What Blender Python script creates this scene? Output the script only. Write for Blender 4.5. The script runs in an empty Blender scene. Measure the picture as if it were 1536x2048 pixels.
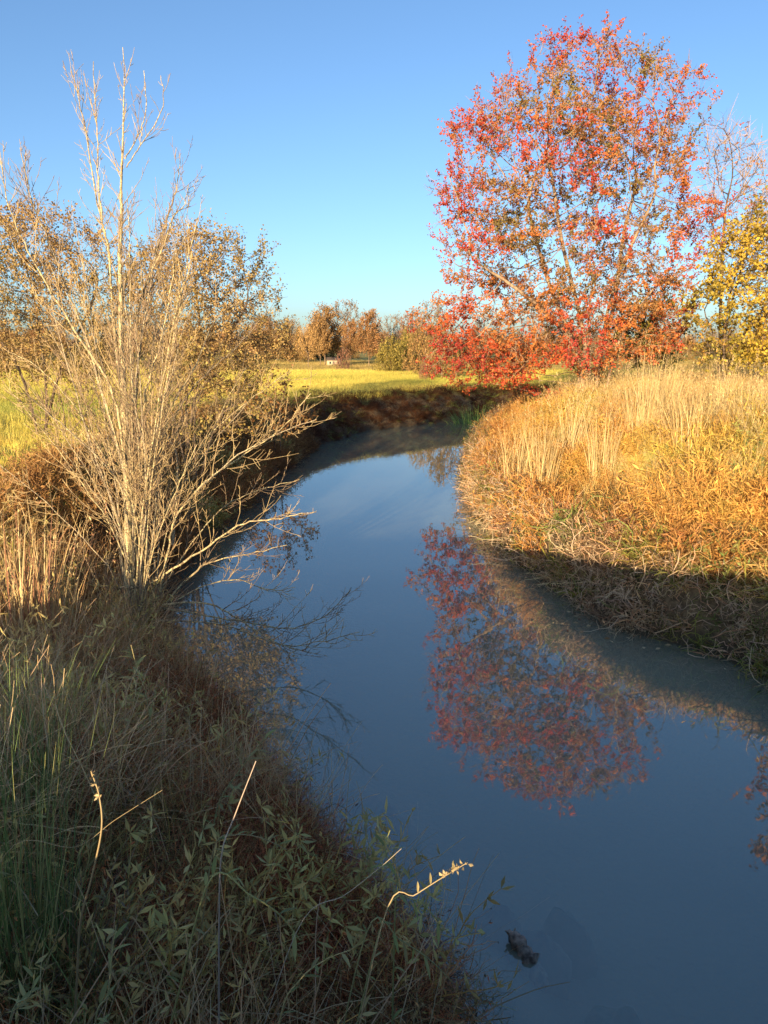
import bpy, math, random
import numpy as np
from mathutils import Vector, Matrix, noise as mnoise

R = math.radians
rng = np.random.default_rng(7)
random.seed(7)
scene = bpy.context.scene
COL = scene.collection

# ------------------------------------------------------------------ camera
FPX, PITCH, EYE = 1479.0, R(12.5), 4.0          # focal length in photo pixels, tilt down, eye height over the water
cam_d = bpy.data.cameras.new('camera')
cam_d.sensor_fit = 'VERTICAL'
cam_d.sensor_height = 36.0
cam_d.lens = 36.0 * FPX / 2048.0
cam_d.clip_start, cam_d.clip_end = 0.05, 5000
cam = bpy.data.objects.new('camera', cam_d)
cam.location = (0, 0, EYE)
cam.rotation_euler = (R(90) - PITCH, 0, 0)
COL.objects.link(cam)
scene.camera = cam

# ------------------------------------------------------------------ sky and sun
SUN_EL, SUN_AZ = R(9.0), R(19.0)                # low sun behind the camera, a little to the left
to_sun = Vector((-math.sin(SUN_AZ) * math.cos(SUN_EL), -math.cos(SUN_AZ) * math.cos(SUN_EL), math.sin(SUN_EL)))
world = bpy.data.worlds.new('World')
scene.world = world
world.use_nodes = True
wn = world.node_tree
wn.nodes.clear()
sky = wn.nodes.new('ShaderNodeTexSky')
sky.sky_type = 'NISHITA'
sky.sun_disc = False
sky.sun_elevation = SUN_EL
sky.sun_rotation = R(180) + SUN_AZ
sky.air_density = 0.8
sky.dust_density = 1.2
sky.ozone_density = 2.9
bg = wn.nodes.new('ShaderNodeBackground')
bg.inputs['Strength'].default_value = 0.114
wo = wn.nodes.new('ShaderNodeOutputWorld')
wn.links.new(sky.outputs[0], bg.inputs['Color'])
wn.links.new(bg.outputs[0], wo.inputs['Surface'])
sun_d = bpy.data.lights.new('sun', 'SUN')
sun_d.energy = 5.0
sun_d.angle = R(0.5)
sun_d.color = (1.0, 0.74, 0.44)
sun = bpy.data.objects.new('sun', sun_d)
sun.rotation_euler = (-to_sun).to_track_quat('-Z', 'Y').to_euler()
COL.objects.link(sun)
vs = scene.view_settings
vs.view_transform = 'Standard'
vs.look = 'None'
vs.gamma = 1.0
vs.use_curve_mapping = False
vs.exposure = 1.23
scene.cycles.use_denoising = True
scene.cycles.max_bounces = 8
scene.cycles.diffuse_bounces = 6
scene.cycles.transparent_max_bounces = 8
scene.cycles.caustics_reflective = False

# ------------------------------------------------------------------ helpers
def ray(u, v):
    yc = (1024.0 - v) / FPX
    return Vector(((u - 768.0) / FPX, math.cos(PITCH) + yc * math.sin(PITCH), -math.sin(PITCH) + yc * math.cos(PITCH)))

def at_z(u, v, z=0.0):                           # point of the place seen at a pixel, at height z
    d = ray(u, v)
    return Vector((0, 0, EYE)) + d * ((z - EYE) / d.z)

def at_y(u, v, y):                               # the same, at distance y
    d = ray(u, v)
    return Vector((0, 0, EYE)) + d * (y / d.y)

def unit(a):
    return a / np.maximum(np.linalg.norm(a, axis=-1, keepdims=True), 1e-9)

class MB:
    """collects vertices, faces and a tint per vertex; build() links ONE mesh object"""
    def __init__(self):
        self.V, self.Q, self.T, self.C, self.n = [], [], [], [], 0
    def add(self, V, Q=None, T=None, col=(1, 1, 1)):
        V = np.asarray(V, float).reshape(-1, 3)
        if Q is not None and len(Q): self.Q.append(np.asarray(Q, int).reshape(-1, 4) + self.n)
        if T is not None and len(T): self.T.append(np.asarray(T, int).reshape(-1, 3) + self.n)
        c = np.asarray(col, float)
        if c.ndim == 1: c = np.tile(c, (len(V), 1))
        self.V.append(V); self.C.append(c); self.n += len(V)
        return self
    def mesh(self, name, mat, smooth=False):
        me = bpy.data.meshes.new(name)
        V = np.concatenate(self.V) if self.V else np.zeros((0, 3))
        C = np.concatenate(self.C) if self.C else np.zeros((0, 3))
        Q = np.concatenate(self.Q) if self.Q else np.zeros((0, 4), int)
        T = np.concatenate(self.T) if self.T else np.zeros((0, 3), int)
        me.vertices.add(len(V)); me.vertices.foreach_set('co', V.ravel())
        loops = np.concatenate([Q.ravel(), T.ravel()])
        me.loops.add(len(loops)); me.loops.foreach_set('vertex_index', loops)
        nf = len(Q) + len(T)
        me.polygons.add(nf)
        st = np.concatenate([np.arange(len(Q)) * 4, len(Q) * 4 + np.arange(len(T)) * 3])
        me.polygons.foreach_set('loop_start', st)
        at = me.attributes.new('tint', 'FLOAT_COLOR', 'POINT')
        at.data.foreach_set('color', np.concatenate([C, np.ones((len(C), 1))], 1).ravel())
        if smooth: me.polygons.foreach_set('use_smooth', np.ones(nf, bool))
        me.update(calc_edges=True); me.validate()
        if mat: me.materials.append(mat)
        return me
    def build(self, name, mat, parent=None, smooth=False):
        o = bpy.data.objects.new(name, self.mesh(name, mat, smooth))
        COL.objects.link(o)
        if parent: o.parent = parent
        return o

def tag(o, label=None, cat=None, group=None, kind=None):
    if label: o['label'] = label
    if cat: o['category'] = cat
    if group: o['group'] = group
    if kind: o['kind'] = kind
    return o

def thing(name, label, cat, loc, group=None, rz=0.0):
    o = bpy.data.objects.new(name, None)
    o.empty_display_size = 0.3
    COL.objects.link(o)
    o.location = loc; o.rotation_euler = (0, 0, rz)
    return tag(o, label, cat, group)

def tube(path, rad, sides=5):
    P = np.asarray(path, float); n = len(P)
    rad = np.broadcast_to(np.asarray(rad, float), (n,))
    T = np.gradient(P, axis=0); T = unit(T)
    ref = np.array([0, 0, 1.0]) if abs(T[0, 2]) < 0.9 else np.array([1.0, 0, 0])
    A = np.zeros((n, 3)); a = unit(np.cross(T[0], ref))
    for i in range(n):
        a = a - T[i] * a.dot(T[i]); a = a / max(np.linalg.norm(a), 1e-9); A[i] = a
    B = np.cross(T, A)
    ang = np.arange(sides) * 2 * np.pi / sides
    V = P[:, None] + rad[:, None, None] * (np.cos(ang)[None, :, None] * A[:, None] + np.sin(ang)[None, :, None] * B[:, None])
    i = np.arange(n - 1)[:, None] * sides; j = np.arange(sides)[None]; k = (j + 1) % sides
    Q = np.stack([i + j, i + k, i + sides + k, i + sides + j], -1).reshape(-1, 4)
    return V.reshape(-1, 3), Q

def spline(pts, n):
    P = [np.asarray(p, float) for p in pts]
    P = [2 * P[0] - P[1]] + P + [2 * P[-1] - P[-2]]
    out = []; m = len(P) - 3
    for t in np.linspace(0, m - 1e-6, n):
        i = int(t); f = t - i; a, b, c, d = P[i:i + 4]
        out.append(0.5 * ((2 * b) + (c - a) * f + (2 * a - 5 * b + 4 * c - d) * f * f + (3 * b - a - 3 * c + d) * f ** 3))
    return np.array(out)

def pal(colours, n, r, var=0.25):
    c = np.asarray(colours, float)
    k = c[r.integers(0, len(c), n)]
    return np.clip(k * (1 + var * r.uniform(-1, 1, (n, 1))), 0.002, 0.95)

def add_blades(mb, n, h, w, spread, lean, curl, seg, colours, r, out=0.6, var=0.3, top=None):
    a0 = r.uniform(0, 2 * np.pi, n); rr = spread * np.sqrt(r.uniform(0, 1, n))
    base = np.stack([rr * np.cos(a0), rr * np.sin(a0), np.full(n, -0.03)], 1)
    az = np.where(r.uniform(0, 1, n) < out, a0 + r.normal(0, 0.6, n), r.uniform(0, 2 * np.pi, n))
    L = h * r.uniform(0.5, 1.05, n); th0 = lean * r.uniform(0, 1, n); cu = curl * r.uniform(0.1, 1, n)
    dh = np.stack([np.cos(az), np.sin(az), np.zeros(n)], 1)
    tw = az + np.pi / 2 + r.normal(0, 0.7, n)
    sd = np.stack([np.cos(tw), np.sin(tw), np.zeros(n)], 1)
    P = base.copy(); V = []
    ww = w * r.uniform(0.6, 1.2, n)
    for s in range(seg + 1):
        f = s / seg
        wd = ww * (1 - 0.92 * f ** 1.6)
        V.append(np.stack([P - sd * wd[:, None] / 2, P + sd * wd[:, None] / 2], 1))
        th = th0 + cu * f
        P = P + (L / seg)[:, None] * (np.sin(th)[:, None] * dh + np.cos(th)[:, None] * np.array([0, 0, 1.0]))
    V = np.stack(V, 1)                                  # n, seg+1, 2, 3
    st = (seg + 1) * 2
    b = np.arange(n)[:, None] * st; s = np.arange(seg)[None] * 2
    Q = np.stack([b + s, b + s + 1, b + s + 3, b + s + 2], -1).reshape(-1, 4)
    c = pal(colours, n, r, var)
    mb.add(V.reshape(-1, 3), Q, col=np.repeat(c, st, 0))
    return P

def add_leaves(mb, P, D, L, W, colours, r, fold=0.25, var=0.3, cols=None):
    """lanceolate folded leaves: P base points, D directions"""
    n = len(P); D = unit(D)
    S = unit(np.cross(D, r.normal(0, 1, (n, 3)))); N = np.cross(S, D)
    L = L * r.uniform(0.6, 1.15, n)[:, None]; W = W * r.uniform(0.7, 1.2, n)[:, None]
    V = np.stack([P, P + D * L * 0.45 + S * W / 2 + N * W * fold, P + D * L, P + D * L * 0.45 - S * W / 2 + N * W * fold], 1)
    b = np.arange(n) * 4
    T = np.concatenate([np.stack([b, b + 1, b + 2], 1), np.stack([b, b + 2, b + 3], 1)])
    c = pal(colours, n, r, var) if cols is None else cols
    mb.add(V.reshape(-1, 3), None, T, col=np.repeat(c, 4, 0))

def add_ribbon(mb, path, w, col, r):
    P = np.asarray(path); n = len(P)
    S = unit(np.cross(np.gradient(P, axis=0), unit(r.normal(0, 1, 3))))
    wd = w * np.linspace(1, 0.45, n)[:, None] / 2
    V = np.stack([P - S * wd, P + S * wd], 1).reshape(-1, 3)
    i = np.arange(n - 1) * 2
    mb.add(V, np.stack([i, i + 1, i + 3, i + 2], 1), col=col)

def wander(p, d, length, n, turn, r, pull=(0, 0, 0)):
    p = np.array(p, float); d = unit(np.array(d, float)); out = [p.copy()]
    for _ in range(n):
        d = unit(d + r.normal(0, turn, 3) + np.array(pull)); p = p + d * length / n; out.append(p.copy())
    return np.array(out)

def fbm(x, y, s=1.0, seed=0.0):
    """cheap smooth noise for arrays, about -1..1"""
    x = x * s + seed * 3.1; y = y * s + seed * 1.7
    return (np.sin(x * 1.3 + 1.7 * np.sin(y * 0.9 + seed)) + np.sin(y * 1.7 + 1.3 * np.sin(x * 1.1 - seed)) +
            0.5 * np.sin(x * 3.1 + y * 2.3 + 2 * np.sin(y * 1.9)) + 0.5 * np.sin(y * 3.7 - x * 2.9 + 1.5 * np.sin(x * 2.3))) / 3.0

def sm(t):
    t = np.clip(t, 0, 1); return t * t * (3 - 2 * t)

# ------------------------------------------------------------------ materials
def mat_new(name):
    m = bpy.data.materials.new(name); m.use_nodes = True
    nt = m.node_tree; nt.nodes.clear()
    out = nt.nodes.new('ShaderNodeOutputMaterial')
    return m, nt, out

def N(nt, kind, **kw):
    n = nt.nodes.new(kind)
    for k, v in kw.items():
        if k in n.inputs: n.inputs[k].default_value = v
        else: setattr(n, k, v)
    return n

def plant_mat(name, instanced=False, transl=0.25, rough=0.6, grain=0.0):
    """colour comes from the tint stored on each blade or leaf (and on each clump)"""
    m, nt, out = mat_new(name)
    a = N(nt, 'ShaderNodeAttribute', attribute_name='tint', attribute_type='GEOMETRY')
    c = a.outputs['Color']
    if instanced:
        b = N(nt, 'ShaderNodeAttribute', attribute_name='clump_tint', attribute_type='INSTANCER')
        mx = N(nt, 'ShaderNodeMix', data_type='RGBA', blend_type='MULTIPLY')
        mx.inputs[0].default_value = 1.0
        nt.links.new(c, mx.inputs[6]); nt.links.new(b.outputs['Color'], mx.inputs[7])
        c = mx.outputs[2]
    p = N(nt, 'ShaderNodeBsdfPrincipled', Roughness=rough)
    p.inputs['Specular IOR Level'].default_value = 0.25
    t = N(nt, 'ShaderNodeBsdfTranslucent')
    ms = N(nt, 'ShaderNodeMixShader'); ms.inputs[0].default_value = transl
    nt.links.new(c, p.inputs['Base Color']); nt.links.new(c, t.inputs['Color'])
    nt.links.new(p.outputs[0], ms.inputs[1]); nt.links.new(t.outputs[0], ms.inputs[2])
    nt.links.new(ms.outputs[0], out.inputs['Surface'])
    return m

def bark_mat(name, light, dark, scale=18.0, patch=0.5, lichen=None):
    m, nt, out = mat_new(name)
    tc = N(nt, 'ShaderNodeTexCoord')
    n1 = N(nt, 'ShaderNodeTexNoise', Scale=scale, Detail=5.0)
    mp = N(nt, 'ShaderNodeMapping'); mp.inputs['Scale'].default_value = (1, 1, 0.4)
    nt.links.new(tc.outputs['Object'], mp.inputs[0]); nt.links.new(mp.outputs[0], n1.inputs['Vector'])
    rp = N(nt, 'ShaderNodeValToRGB')
    rp.color_ramp.elements[0].position = patch - 0.13; rp.color_ramp.elements[0].color = (*dark, 1)
    rp.color_ramp.elements[1].position = patch + 0.13; rp.color_ramp.elements[1].color = (*light, 1)
    nt.links.new(n1.outputs[0], rp.inputs[0])
    c = rp.outputs[0]
    if lichen:
        n2 = N(nt, 'ShaderNodeTexNoise', Scale=scale * 2.6, Detail=3.0)
        nt.links.new(tc.outputs['Object'], n2.inputs['Vector'])
        r2 = N(nt, 'ShaderNodeValToRGB')
        r2.color_ramp.elements[0].position = 0.52; r2.color_ramp.elements[1].position = 0.6
        mx = N(nt, 'ShaderNodeMix', data_type='RGBA')
        nt.links.new(n2.outputs[0], r2.inputs[0]); nt.links.new(r2.outputs[0], mx.inputs[0])
        nt.links.new(c, mx.inputs[6]); mx.inputs[7].default_value = (*lichen, 1)
        c = mx.outputs[2]
    p = N(nt, 'ShaderNodeBsdfPrincipled', Roughness=0.85)
    bp = N(nt, 'ShaderNodeBump', Strength=0.6, Distance=0.02)
    nt.links.new(n1.outputs[0], bp.inputs['Height']); nt.links.new(bp.outputs[0], p.inputs['Normal'])
    nt.links.new(c, p.inputs['Base Color']); nt.links.new(p.outputs[0], out.inputs['Surface'])
    return m

M_clump = plant_mat('dry_plant', True, 0.35)
M_leaf = plant_mat('leaf', False, 0.3)
M_stalk = plant_mat('stalk', False, 0.1)
M_bark_pale = bark_mat('pale_lichen_bark', (0.45, 0.36, 0.20), (0.15, 0.11, 0.065), 16, 0.5, (0.54, 0.49, 0.26))
M_twig_dark = bark_mat('brown_twig', (0.36, 0.26, 0.15), (0.20, 0.14, 0.09), 9, 0.5)
M_twig = bark_mat('straw_twig', (0.52, 0.40, 0.20), (0.30, 0.21, 0.11), 9, 0.5)
M_bark_grey = bark_mat('grey_brown_bark', (0.34, 0.27, 0.18), (0.12, 0.09, 0.065), 18, 0.48, (0.44, 0.40, 0.24))
M_bark_maple = bark_mat('maple_bark', (0.36, 0.26, 0.17), (0.17, 0.11, 0.07), 9, 0.5)
M_bark_dark = bark_mat('dark_bark', (0.14, 0.10, 0.07), (0.05, 0.035, 0.025), 9, 0.5)
M_bark_far = bark_mat('far_bark', (0.30, 0.22, 0.14), (0.14, 0.09, 0.06), 2, 0.5)

# ------------------------------------------------------------------ the creek's plan
Lpx = [(905, 2048), (800, 1900), (690, 1770), (600, 1670), (520, 1560), (450, 1460), (390, 1380), (318, 1305), (318, 1235),
       (375, 1130), (440, 1065), (515, 1000), (570, 942), (640, 890), (730, 862), (830, 851), (920, 840)]
Rpx = [(1536, 1352), (1400, 1300), (1270, 1268), (1180, 1222), (1100, 1172), (1040, 1130), (1000, 1085), (962, 1030),
       (938, 985), (932, 940), (950, 900), (985, 868)]
Lw = [(-1.2, -60), (-0.6, -12), (-0.5, -2), (-0.2, 1.5)] + [tuple(at_z(u, v))[:2] for u, v in Lpx] + [(8.5, 45.5), (14, 47.5), (30, 47), (70, 52), (140, 40)]
Rw = [(6.5, -60), (6.3, -10), (6.2, 0), (5.6, 5)] + [tuple(at_z(u, v))[:2] for u, v in Rpx] + [(8.5, 40.5), (14, 43), (30, 42.5), (70, 47), (138, 36)]
POLY = np.array(Lw + Rw[::-1])

def shore(x, y):
    """distance to the shoreline, positive on land; also which bank"""
    x = np.asarray(x, float); y = np.asarray(y, float)
    d = np.full(x.shape, 1e9); inside = np.zeros(x.shape, bool)
    n = len(POLY); nl = len(Lw)
    dl = np.full(x.shape, 1e9); dr = np.full(x.shape, 1e9)
    for i in range(n):
        ax, ay = POLY[i]; bx, by = POLY[(i + 1) % n]
        ex, ey = bx - ax, by - ay
        t = np.clip(((x - ax) * ex + (y - ay) * ey) / (ex * ex + ey * ey + 1e-12), 0, 1)
        dd = np.hypot(x - ax - t * ex, y - ay - t * ey)
        if i < nl - 1: dl = np.minimum(dl, dd)
        elif nl <= i < n - 1: dr = np.minimum(dr, dd)
        d = np.minimum(d, dd)
        c = ((ay > y) != (by > y)) & (x < ex * (y - ay) / (ey if abs(ey) > 1e-12 else 1e-12) + ax)
        inside ^= c
    return np.where(inside, -d, d), dr < dl

def ground(x, y, full=False):
    x = np.asarray(x, float); y = np.asarray(y, float)
    d, right = shore(x, y)
    d2 = d + 0.18 * fbm(x, y, 1.6, 2) * sm((np.abs(d)) / 0.4)
    far = sm((y - 24) / 6)
    Wl = 2.4 * (1 - far) + 1.9 * far + 0.8 * sm((6 - y) / 4)
    Hl = 0.95 - 0.45 * sm((y - 4.5) / 1.5) + 1.05 * sm((y - 8.5) / 4) - 0.22 * far
    zl = 0.30 * sm(d2 / 0.25) + Hl * sm(d2 / Wl)
    zr = 0.75 * sm(d2 / 0.5) + 1.35 * sm((d2 + 0.2) / 5.0) + 0.25 * sm((d2 - 4) / 6)
    zr = zr + 0.30 * fbm(x, y, 0.75, 11) * sm((d2 - 0.2) / 0.8)
    z = np.where(right, zr, zl)
    land = d > 0
    z = np.where(land, z + 0.07 * fbm(x, y, 0.8, 5) * sm(d / 2), -0.9 * sm(-d / 1.8) - 0.02)
    z = z + np.where(land, sm((np.hypot(x, y) - 260) / 500) * 6, 0)
    return (z, d, right) if full else z

def G(x, y):
    return float(ground(np.array([x]), np.array([y]))[0])

# ------------------------------------------------------------------ ground sheet
def graded(lo, a, b, hi, fine, growth=1.18):
    mid = np.arange(a, b + 1e-6, fine)
    def run(start, end, s):
        out, step, p = [], fine, start
        while abs(p - start) < abs(end - start):
            step *= growth; p = p + s * step; out.append(p)
        return out
    return np.array(run(a, lo, -1)[::-1] + list(mid) + run(b, hi, 1))
gx = graded(-1800, -13, 16, 1800, 0.14)
gy = graded(-900, 0.5, 30, 2500, 0.14, 1.07)
X, Y = np.meshgrid(gx, gy)
Z = ground(X, Y)
V = np.stack([X, Y, Z], -1).reshape(-1, 3)
ny, nx = X.shape
i = (np.arange(ny - 1)[:, None] * nx + np.arange(nx - 1)[None]).ravel()
m, nt, out = mat_new('earth_and_turf')
geo = N(nt, 'ShaderNodeNewGeometry')
sep = N(nt, 'ShaderNodeSeparateXYZ'); nt.links.new(geo.outputs['Position'], sep.inputs[0])
n1 = N(nt, 'ShaderNodeTexNoise', Scale=1.1, Detail=8.0); nt.links.new(geo.outputs['Position'], n1.inputs['Vector'])
n2 = N(nt, 'ShaderNodeTexNoise', Scale=14.0, Detail=6.0); nt.links.new(geo.outputs['Position'], n2.inputs['Vector'])
soil = N(nt, 'ShaderNodeValToRGB')
soil.color_ramp.elements[0].position = 0.35; soil.color_ramp.elements[0].color = (0.075, 0.052, 0.03, 1)
soil.color_ramp.elements[1].position = 0.65; soil.color_ramp.elements[1].color = (0.20, 0.145, 0.08, 1)
nt.links.new(n2.outputs[0], soil.inputs[0])
turf = N(nt, 'ShaderNodeValToRGB')
turf.color_ramp.elements[0].position = 0.35; turf.color_ramp.elements[0].color = (0.22, 0.22, 0.05, 1)
turf.color_ramp.elements[1].position = 0.65; turf.color_ramp.elements[1].color = (0.50, 0.42, 0.12, 1)
nt.links.new(n1.outputs[0], turf.inputs[0])
hi = N(nt, 'ShaderNodeMapRange'); nt.links.new(sep.outputs['Z'], hi.inputs[0])
hi.inputs[1].default_value = 1.25; hi.inputs[2].default_value = 1.6
mx = N(nt, 'ShaderNodeMix', data_type='RGBA'); nt.links.new(hi.outputs[0], mx.inputs[0])
nt.links.new(soil.outputs[0], mx.inputs[6]); nt.links.new(turf.outputs[0], mx.inputs[7])
wet = N(nt, 'ShaderNodeMapRange'); nt.links.new(sep.outputs['Z'], wet.inputs[0])
wet.inputs[1].default_value = 0.02; wet.inputs[2].default_value = 0.3
mx2 = N(nt, 'ShaderNodeMix', data_type='RGBA'); nt.links.new(wet.outputs[0], mx2.inputs[0])
bedr = N(nt, 'ShaderNodeMapRange'); nt.links.new(sep.outputs['Z'], bedr.inputs[0])
bedr.inputs[1].default_value = -0.25; bedr.inputs[2].default_value = -0.02
bedc = N(nt, 'ShaderNodeMix', data_type='RGBA'); nt.links.new(bedr.outputs[0], bedc.inputs[0])
bedc.inputs[6].default_value = (0.25, 0.25, 0.19, 1); bedc.inputs[7].default_value = (0.07, 0.06, 0.04, 1)
nt.links.new(bedc.outputs[2], mx2.inputs[6]); nt.links.new(mx.outputs[2], mx2.inputs[7])
p = N(nt, 'ShaderNodeBsdfPrincipled', Roughness=0.9); p.inputs['Specular IOR Level'].default_value = 0.2
nt.links.new(mx2.outputs[2], p.inputs['Base Color'])
bp = N(nt, 'ShaderNodeBump', Strength=0.8, Distance=0.05); nt.links.new(n2.outputs[0], bp.inputs['Height'])
nt.links.new(bp.outputs[0], p.inputs['Normal']); nt.links.new(p.outputs[0], out.inputs['Surface'])
tag(MB().add(V, np.stack([i, i + 1, i + nx + 1, i + nx], 1)).build('ground', m, smooth=True), kind='structure')

# ------------------------------------------------------------------ creek water
m, nt, out = mat_new('murky_water')
geo = N(nt, 'ShaderNodeNewGeometry')
mp = N(nt, 'ShaderNodeMapping'); mp.inputs['Scale'].default_value = (1.0, 0.45, 1.0)
nt.links.new(geo.outputs['Position'], mp.inputs[0])
w1 = N(nt, 'ShaderNodeTexNoise', Scale=5.0, Detail=2.0); nt.links.new(mp.outputs[0], w1.inputs['Vector'])
bp = N(nt, 'ShaderNodeBump', Strength=0.055, Distance=0.02); nt.links.new(w1.outputs[0], bp.inputs['Height'])
murk_n = N(nt, 'ShaderNodeTexNoise', Scale=0.35, Detail=3.0); nt.links.new(geo.outputs['Position'], murk_n.inputs['Vector'])
murk = N(nt, 'ShaderNodeValToRGB')
murk.color_ramp.elements[0].position = 0.3; murk.color_ramp.elements[0].color = (0.35, 0.38, 0.29, 1)
murk.color_ramp.elements[1].position = 0.7; murk.color_ramp.elements[1].color = (0.47, 0.51, 0.38, 1)
nt.links.new(murk_n.outputs[0], murk.inputs[0])
dif = N(nt, 'ShaderNodeBsdfDiffuse'); nt.links.new(murk.outputs[0], dif.inputs['Color'])
tr = N(nt, 'ShaderNodeBsdfTransparent'); tr.inputs['Color'].default_value = (0.72, 0.82, 0.80, 1)
body = N(nt, 'ShaderNodeMixShader'); body.inputs[0].default_value = 0.68
nt.links.new(dif.outputs[0], body.inputs[1]); nt.links.new(tr.outputs[0], body.inputs[2])
gl = N(nt, 'ShaderNodeBsdfGlossy', Roughness=0.012); nt.links.new(bp.outputs[0], gl.inputs['Normal'])
fr = N(nt, 'ShaderNodeFresnel', IOR=2.4); nt.links.new(bp.outputs[0], fr.inputs['Normal'])
up = N(nt, 'ShaderNodeMath', operation='SUBTRACT'); up.inputs[0].default_value = 1.0; nt.links.new(geo.outputs['Backfacing'], up.inputs[1])
fu = N(nt, 'ShaderNodeMath', operation='MULTIPLY'); nt.links.new(fr.outputs[0], fu.inputs[0]); nt.links.new(up.outputs[0], fu.inputs[1])
ms = N(nt, 'ShaderNodeMixShader'); nt.links.new(fu.outputs[0], ms.inputs[0])
nt.links.new(body.outputs[0], ms.inputs[1]); nt.links.new(gl.outputs[0], ms.inputs[2])
nt.links.new(ms.outputs[0], out.inputs['Surface'])
wx = np.linspace(-12, 150, 60); wy = np.linspace(-62, 60, 60)
WX, WY = np.meshgrid(wx, wy)
i = (np.arange(59)[:, None] * 60 + np.arange(59)[None]).ravel()
tag(MB().add(np.stack([WX, WY, 0 * WX], -1).reshape(-1, 3), np.stack([i, i + 1, i + 61, i + 60], 1)).build('water', m), kind='structure')

# ------------------------------------------------------------------ bridge underfoot (throws the long shade over the near banks)
def box(mb, x0, x1, y0, y1, z0, z1, col=(1, 1, 1)):
    v = [(x, y, z) for z in (z0, z1) for y in (y0, y1) for x in (x0, x1)]
    mb.add(v, [(0, 2, 3, 1), (4, 5, 7, 6), (0, 1, 5, 4), (2, 6, 7, 3), (0, 4, 6, 2), (1, 3, 7, 5)], col=col)
    return mb
M_conc = bark_mat('weathered_concrete', (0.36, 0.34, 0.30), (0.24, 0.22, 0.19), 3, 0.5)
SHADE_TOP = 2.55
br = thing('road_bridge', 'low concrete road bridge over the creek under the viewpoint', 'bridge', (3, -3.5, 0))
br_off = Vector((-3, 3.5, 0))
for nm, bx in (('deck', (-45, 60, -7.0, 0.05, 1.95, 2.35)), ('kerb', (-45, 60, 0.0, 0.25, 2.36, SHADE_TOP)),
               ('kerb', (-45, 60, -7.2, -6.95, 2.36, SHADE_TOP)), ('abutment', (-9, -1.2, -6.8, -0.2, -0.8, 1.94)),
               ('abutment', (7, 15, -6.8, -0.2, -0.8, 1.94)), ('sun_block_wall', (-1.19, 6.99, -6.8, -6.4, -0.8, 1.94)), ('side_wall', (-45, -9.01, -0.35, -0.1, 0.6, 1.94)), ('side_wall', (15.01, 60, -0.35, -0.1, 0.6, 1.94))):  # wall across the creek opening is added to block sun under the deck
    o = box(MB(), *bx).build(nm, M_conc, br); o.matrix_parent_inverse = Matrix.Translation(br_off)

# ------------------------------------------------------------------ scattered plants
protos = {}
def proto_set(key, makers):
    c = bpy.data.collections.new(key)
    for k, mb in enumerate(makers):
        o = bpy.data.objects.new('%s_%02d' % (key, k), mb.mesh(key, M_clump)); c.objects.link(o)
    protos[key] = (c, len(makers)); return c

GREY = [(0.85, 0.85, 0.85), (1.0, 1.0, 1.0), (1.15, 1.12, 1.05), (0.65, 0.62, 0.6)]
def mk_tuft(n, h, w, spread, lean, curl, seg, seeds=0):
    mb = MB()
    P = add_blades(mb, n, h, w, spread, lean, curl, seg, GREY, rng)
    if seeds:
        k = rng.choice(n, seeds, False)
        for _ in range(3):
            add_leaves(mb, P[k] + rng.normal(0, 0.02, (seeds, 3)), rng.normal(0, 0.4, (seeds, 3)) + [0, 0, 1], 0.07, 0.016, GREY, rng)
    return mb
CONTR = [(0.22, 0.19, 0.17), (0.5, 0.46, 0.42), (1.0, 1.0, 1.0), (1.25, 1.22, 1.1), (1.0, 0.72, 0.6)]
def mk_tangle(ns, L, w, nl, leafL, r=0.22, up=0.15, turn=0.35, cols=GREY):
    mb = MB(); lp, ld = [], []
    for _ in range(ns):
        a = rng.uniform(0, 6.28); q = rng.uniform(0, r)
        path = wander((q * math.cos(a), q * math.sin(a), rng.uniform(-0.03, 0.06)), (rng.normal(), rng.normal(), rng.uniform(0.2, 1.4)), L * rng.uniform(0.5, 1.1), 6, turn, rng, (0, 0, up - 0.28 * rng.uniform()))
        path[:, 2] = np.maximum(path[:, 2], -0.02)
        c = pal(cols, 1, rng)[0]
        add_ribbon(mb, path, w * rng.uniform(0.6, 1.4), c, rng)
        k = rng.integers(1, 7, max(1, nl // ns))
        lp.append(path[k] + rng.normal(0, 0.008, (len(k), 3))); ld.append(rng.normal(0, 1, (len(k), 3)) + [0, 0, 0.3])
        for _ in range(2):
            s = path[rng.integers(2, 6)]
            add_ribbon(mb, wander(s, rng.normal(0, 1, 3) + [0, 0, 0.5], L * 0.3 * rng.uniform(0.4, 1), 3, 0.4, rng), w * 0.6, c * 0.95, rng)
    add_leaves(mb, np.concatenate(lp), np.concatenate(ld), leafL, leafL * 0.24, cols, rng)
    return mb
def mk_sprig(L=0.6, n=12, leafL=0.085):
    mb = MB()
    for _ in range(3):
        path = wander((rng.normal(0, .06), rng.normal(0, .06), -0.02), (rng.normal(0, .5), rng.normal(0, .5), 1), L * rng.uniform(.6, 1.1), 7, 0.16, rng, (0.02, 0, -0.03))
        add_ribbon(mb, path, 0.007, (0.9, 0.75, 0.6), rng)
        k = rng.integers(2, 8, n); f = path[k]
        add_leaves(mb, f, rng.normal(0, 1, (n, 3)) + [0, 0, 0.5], leafL, leafL * 0.2, GREY, rng)
    return mb
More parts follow.
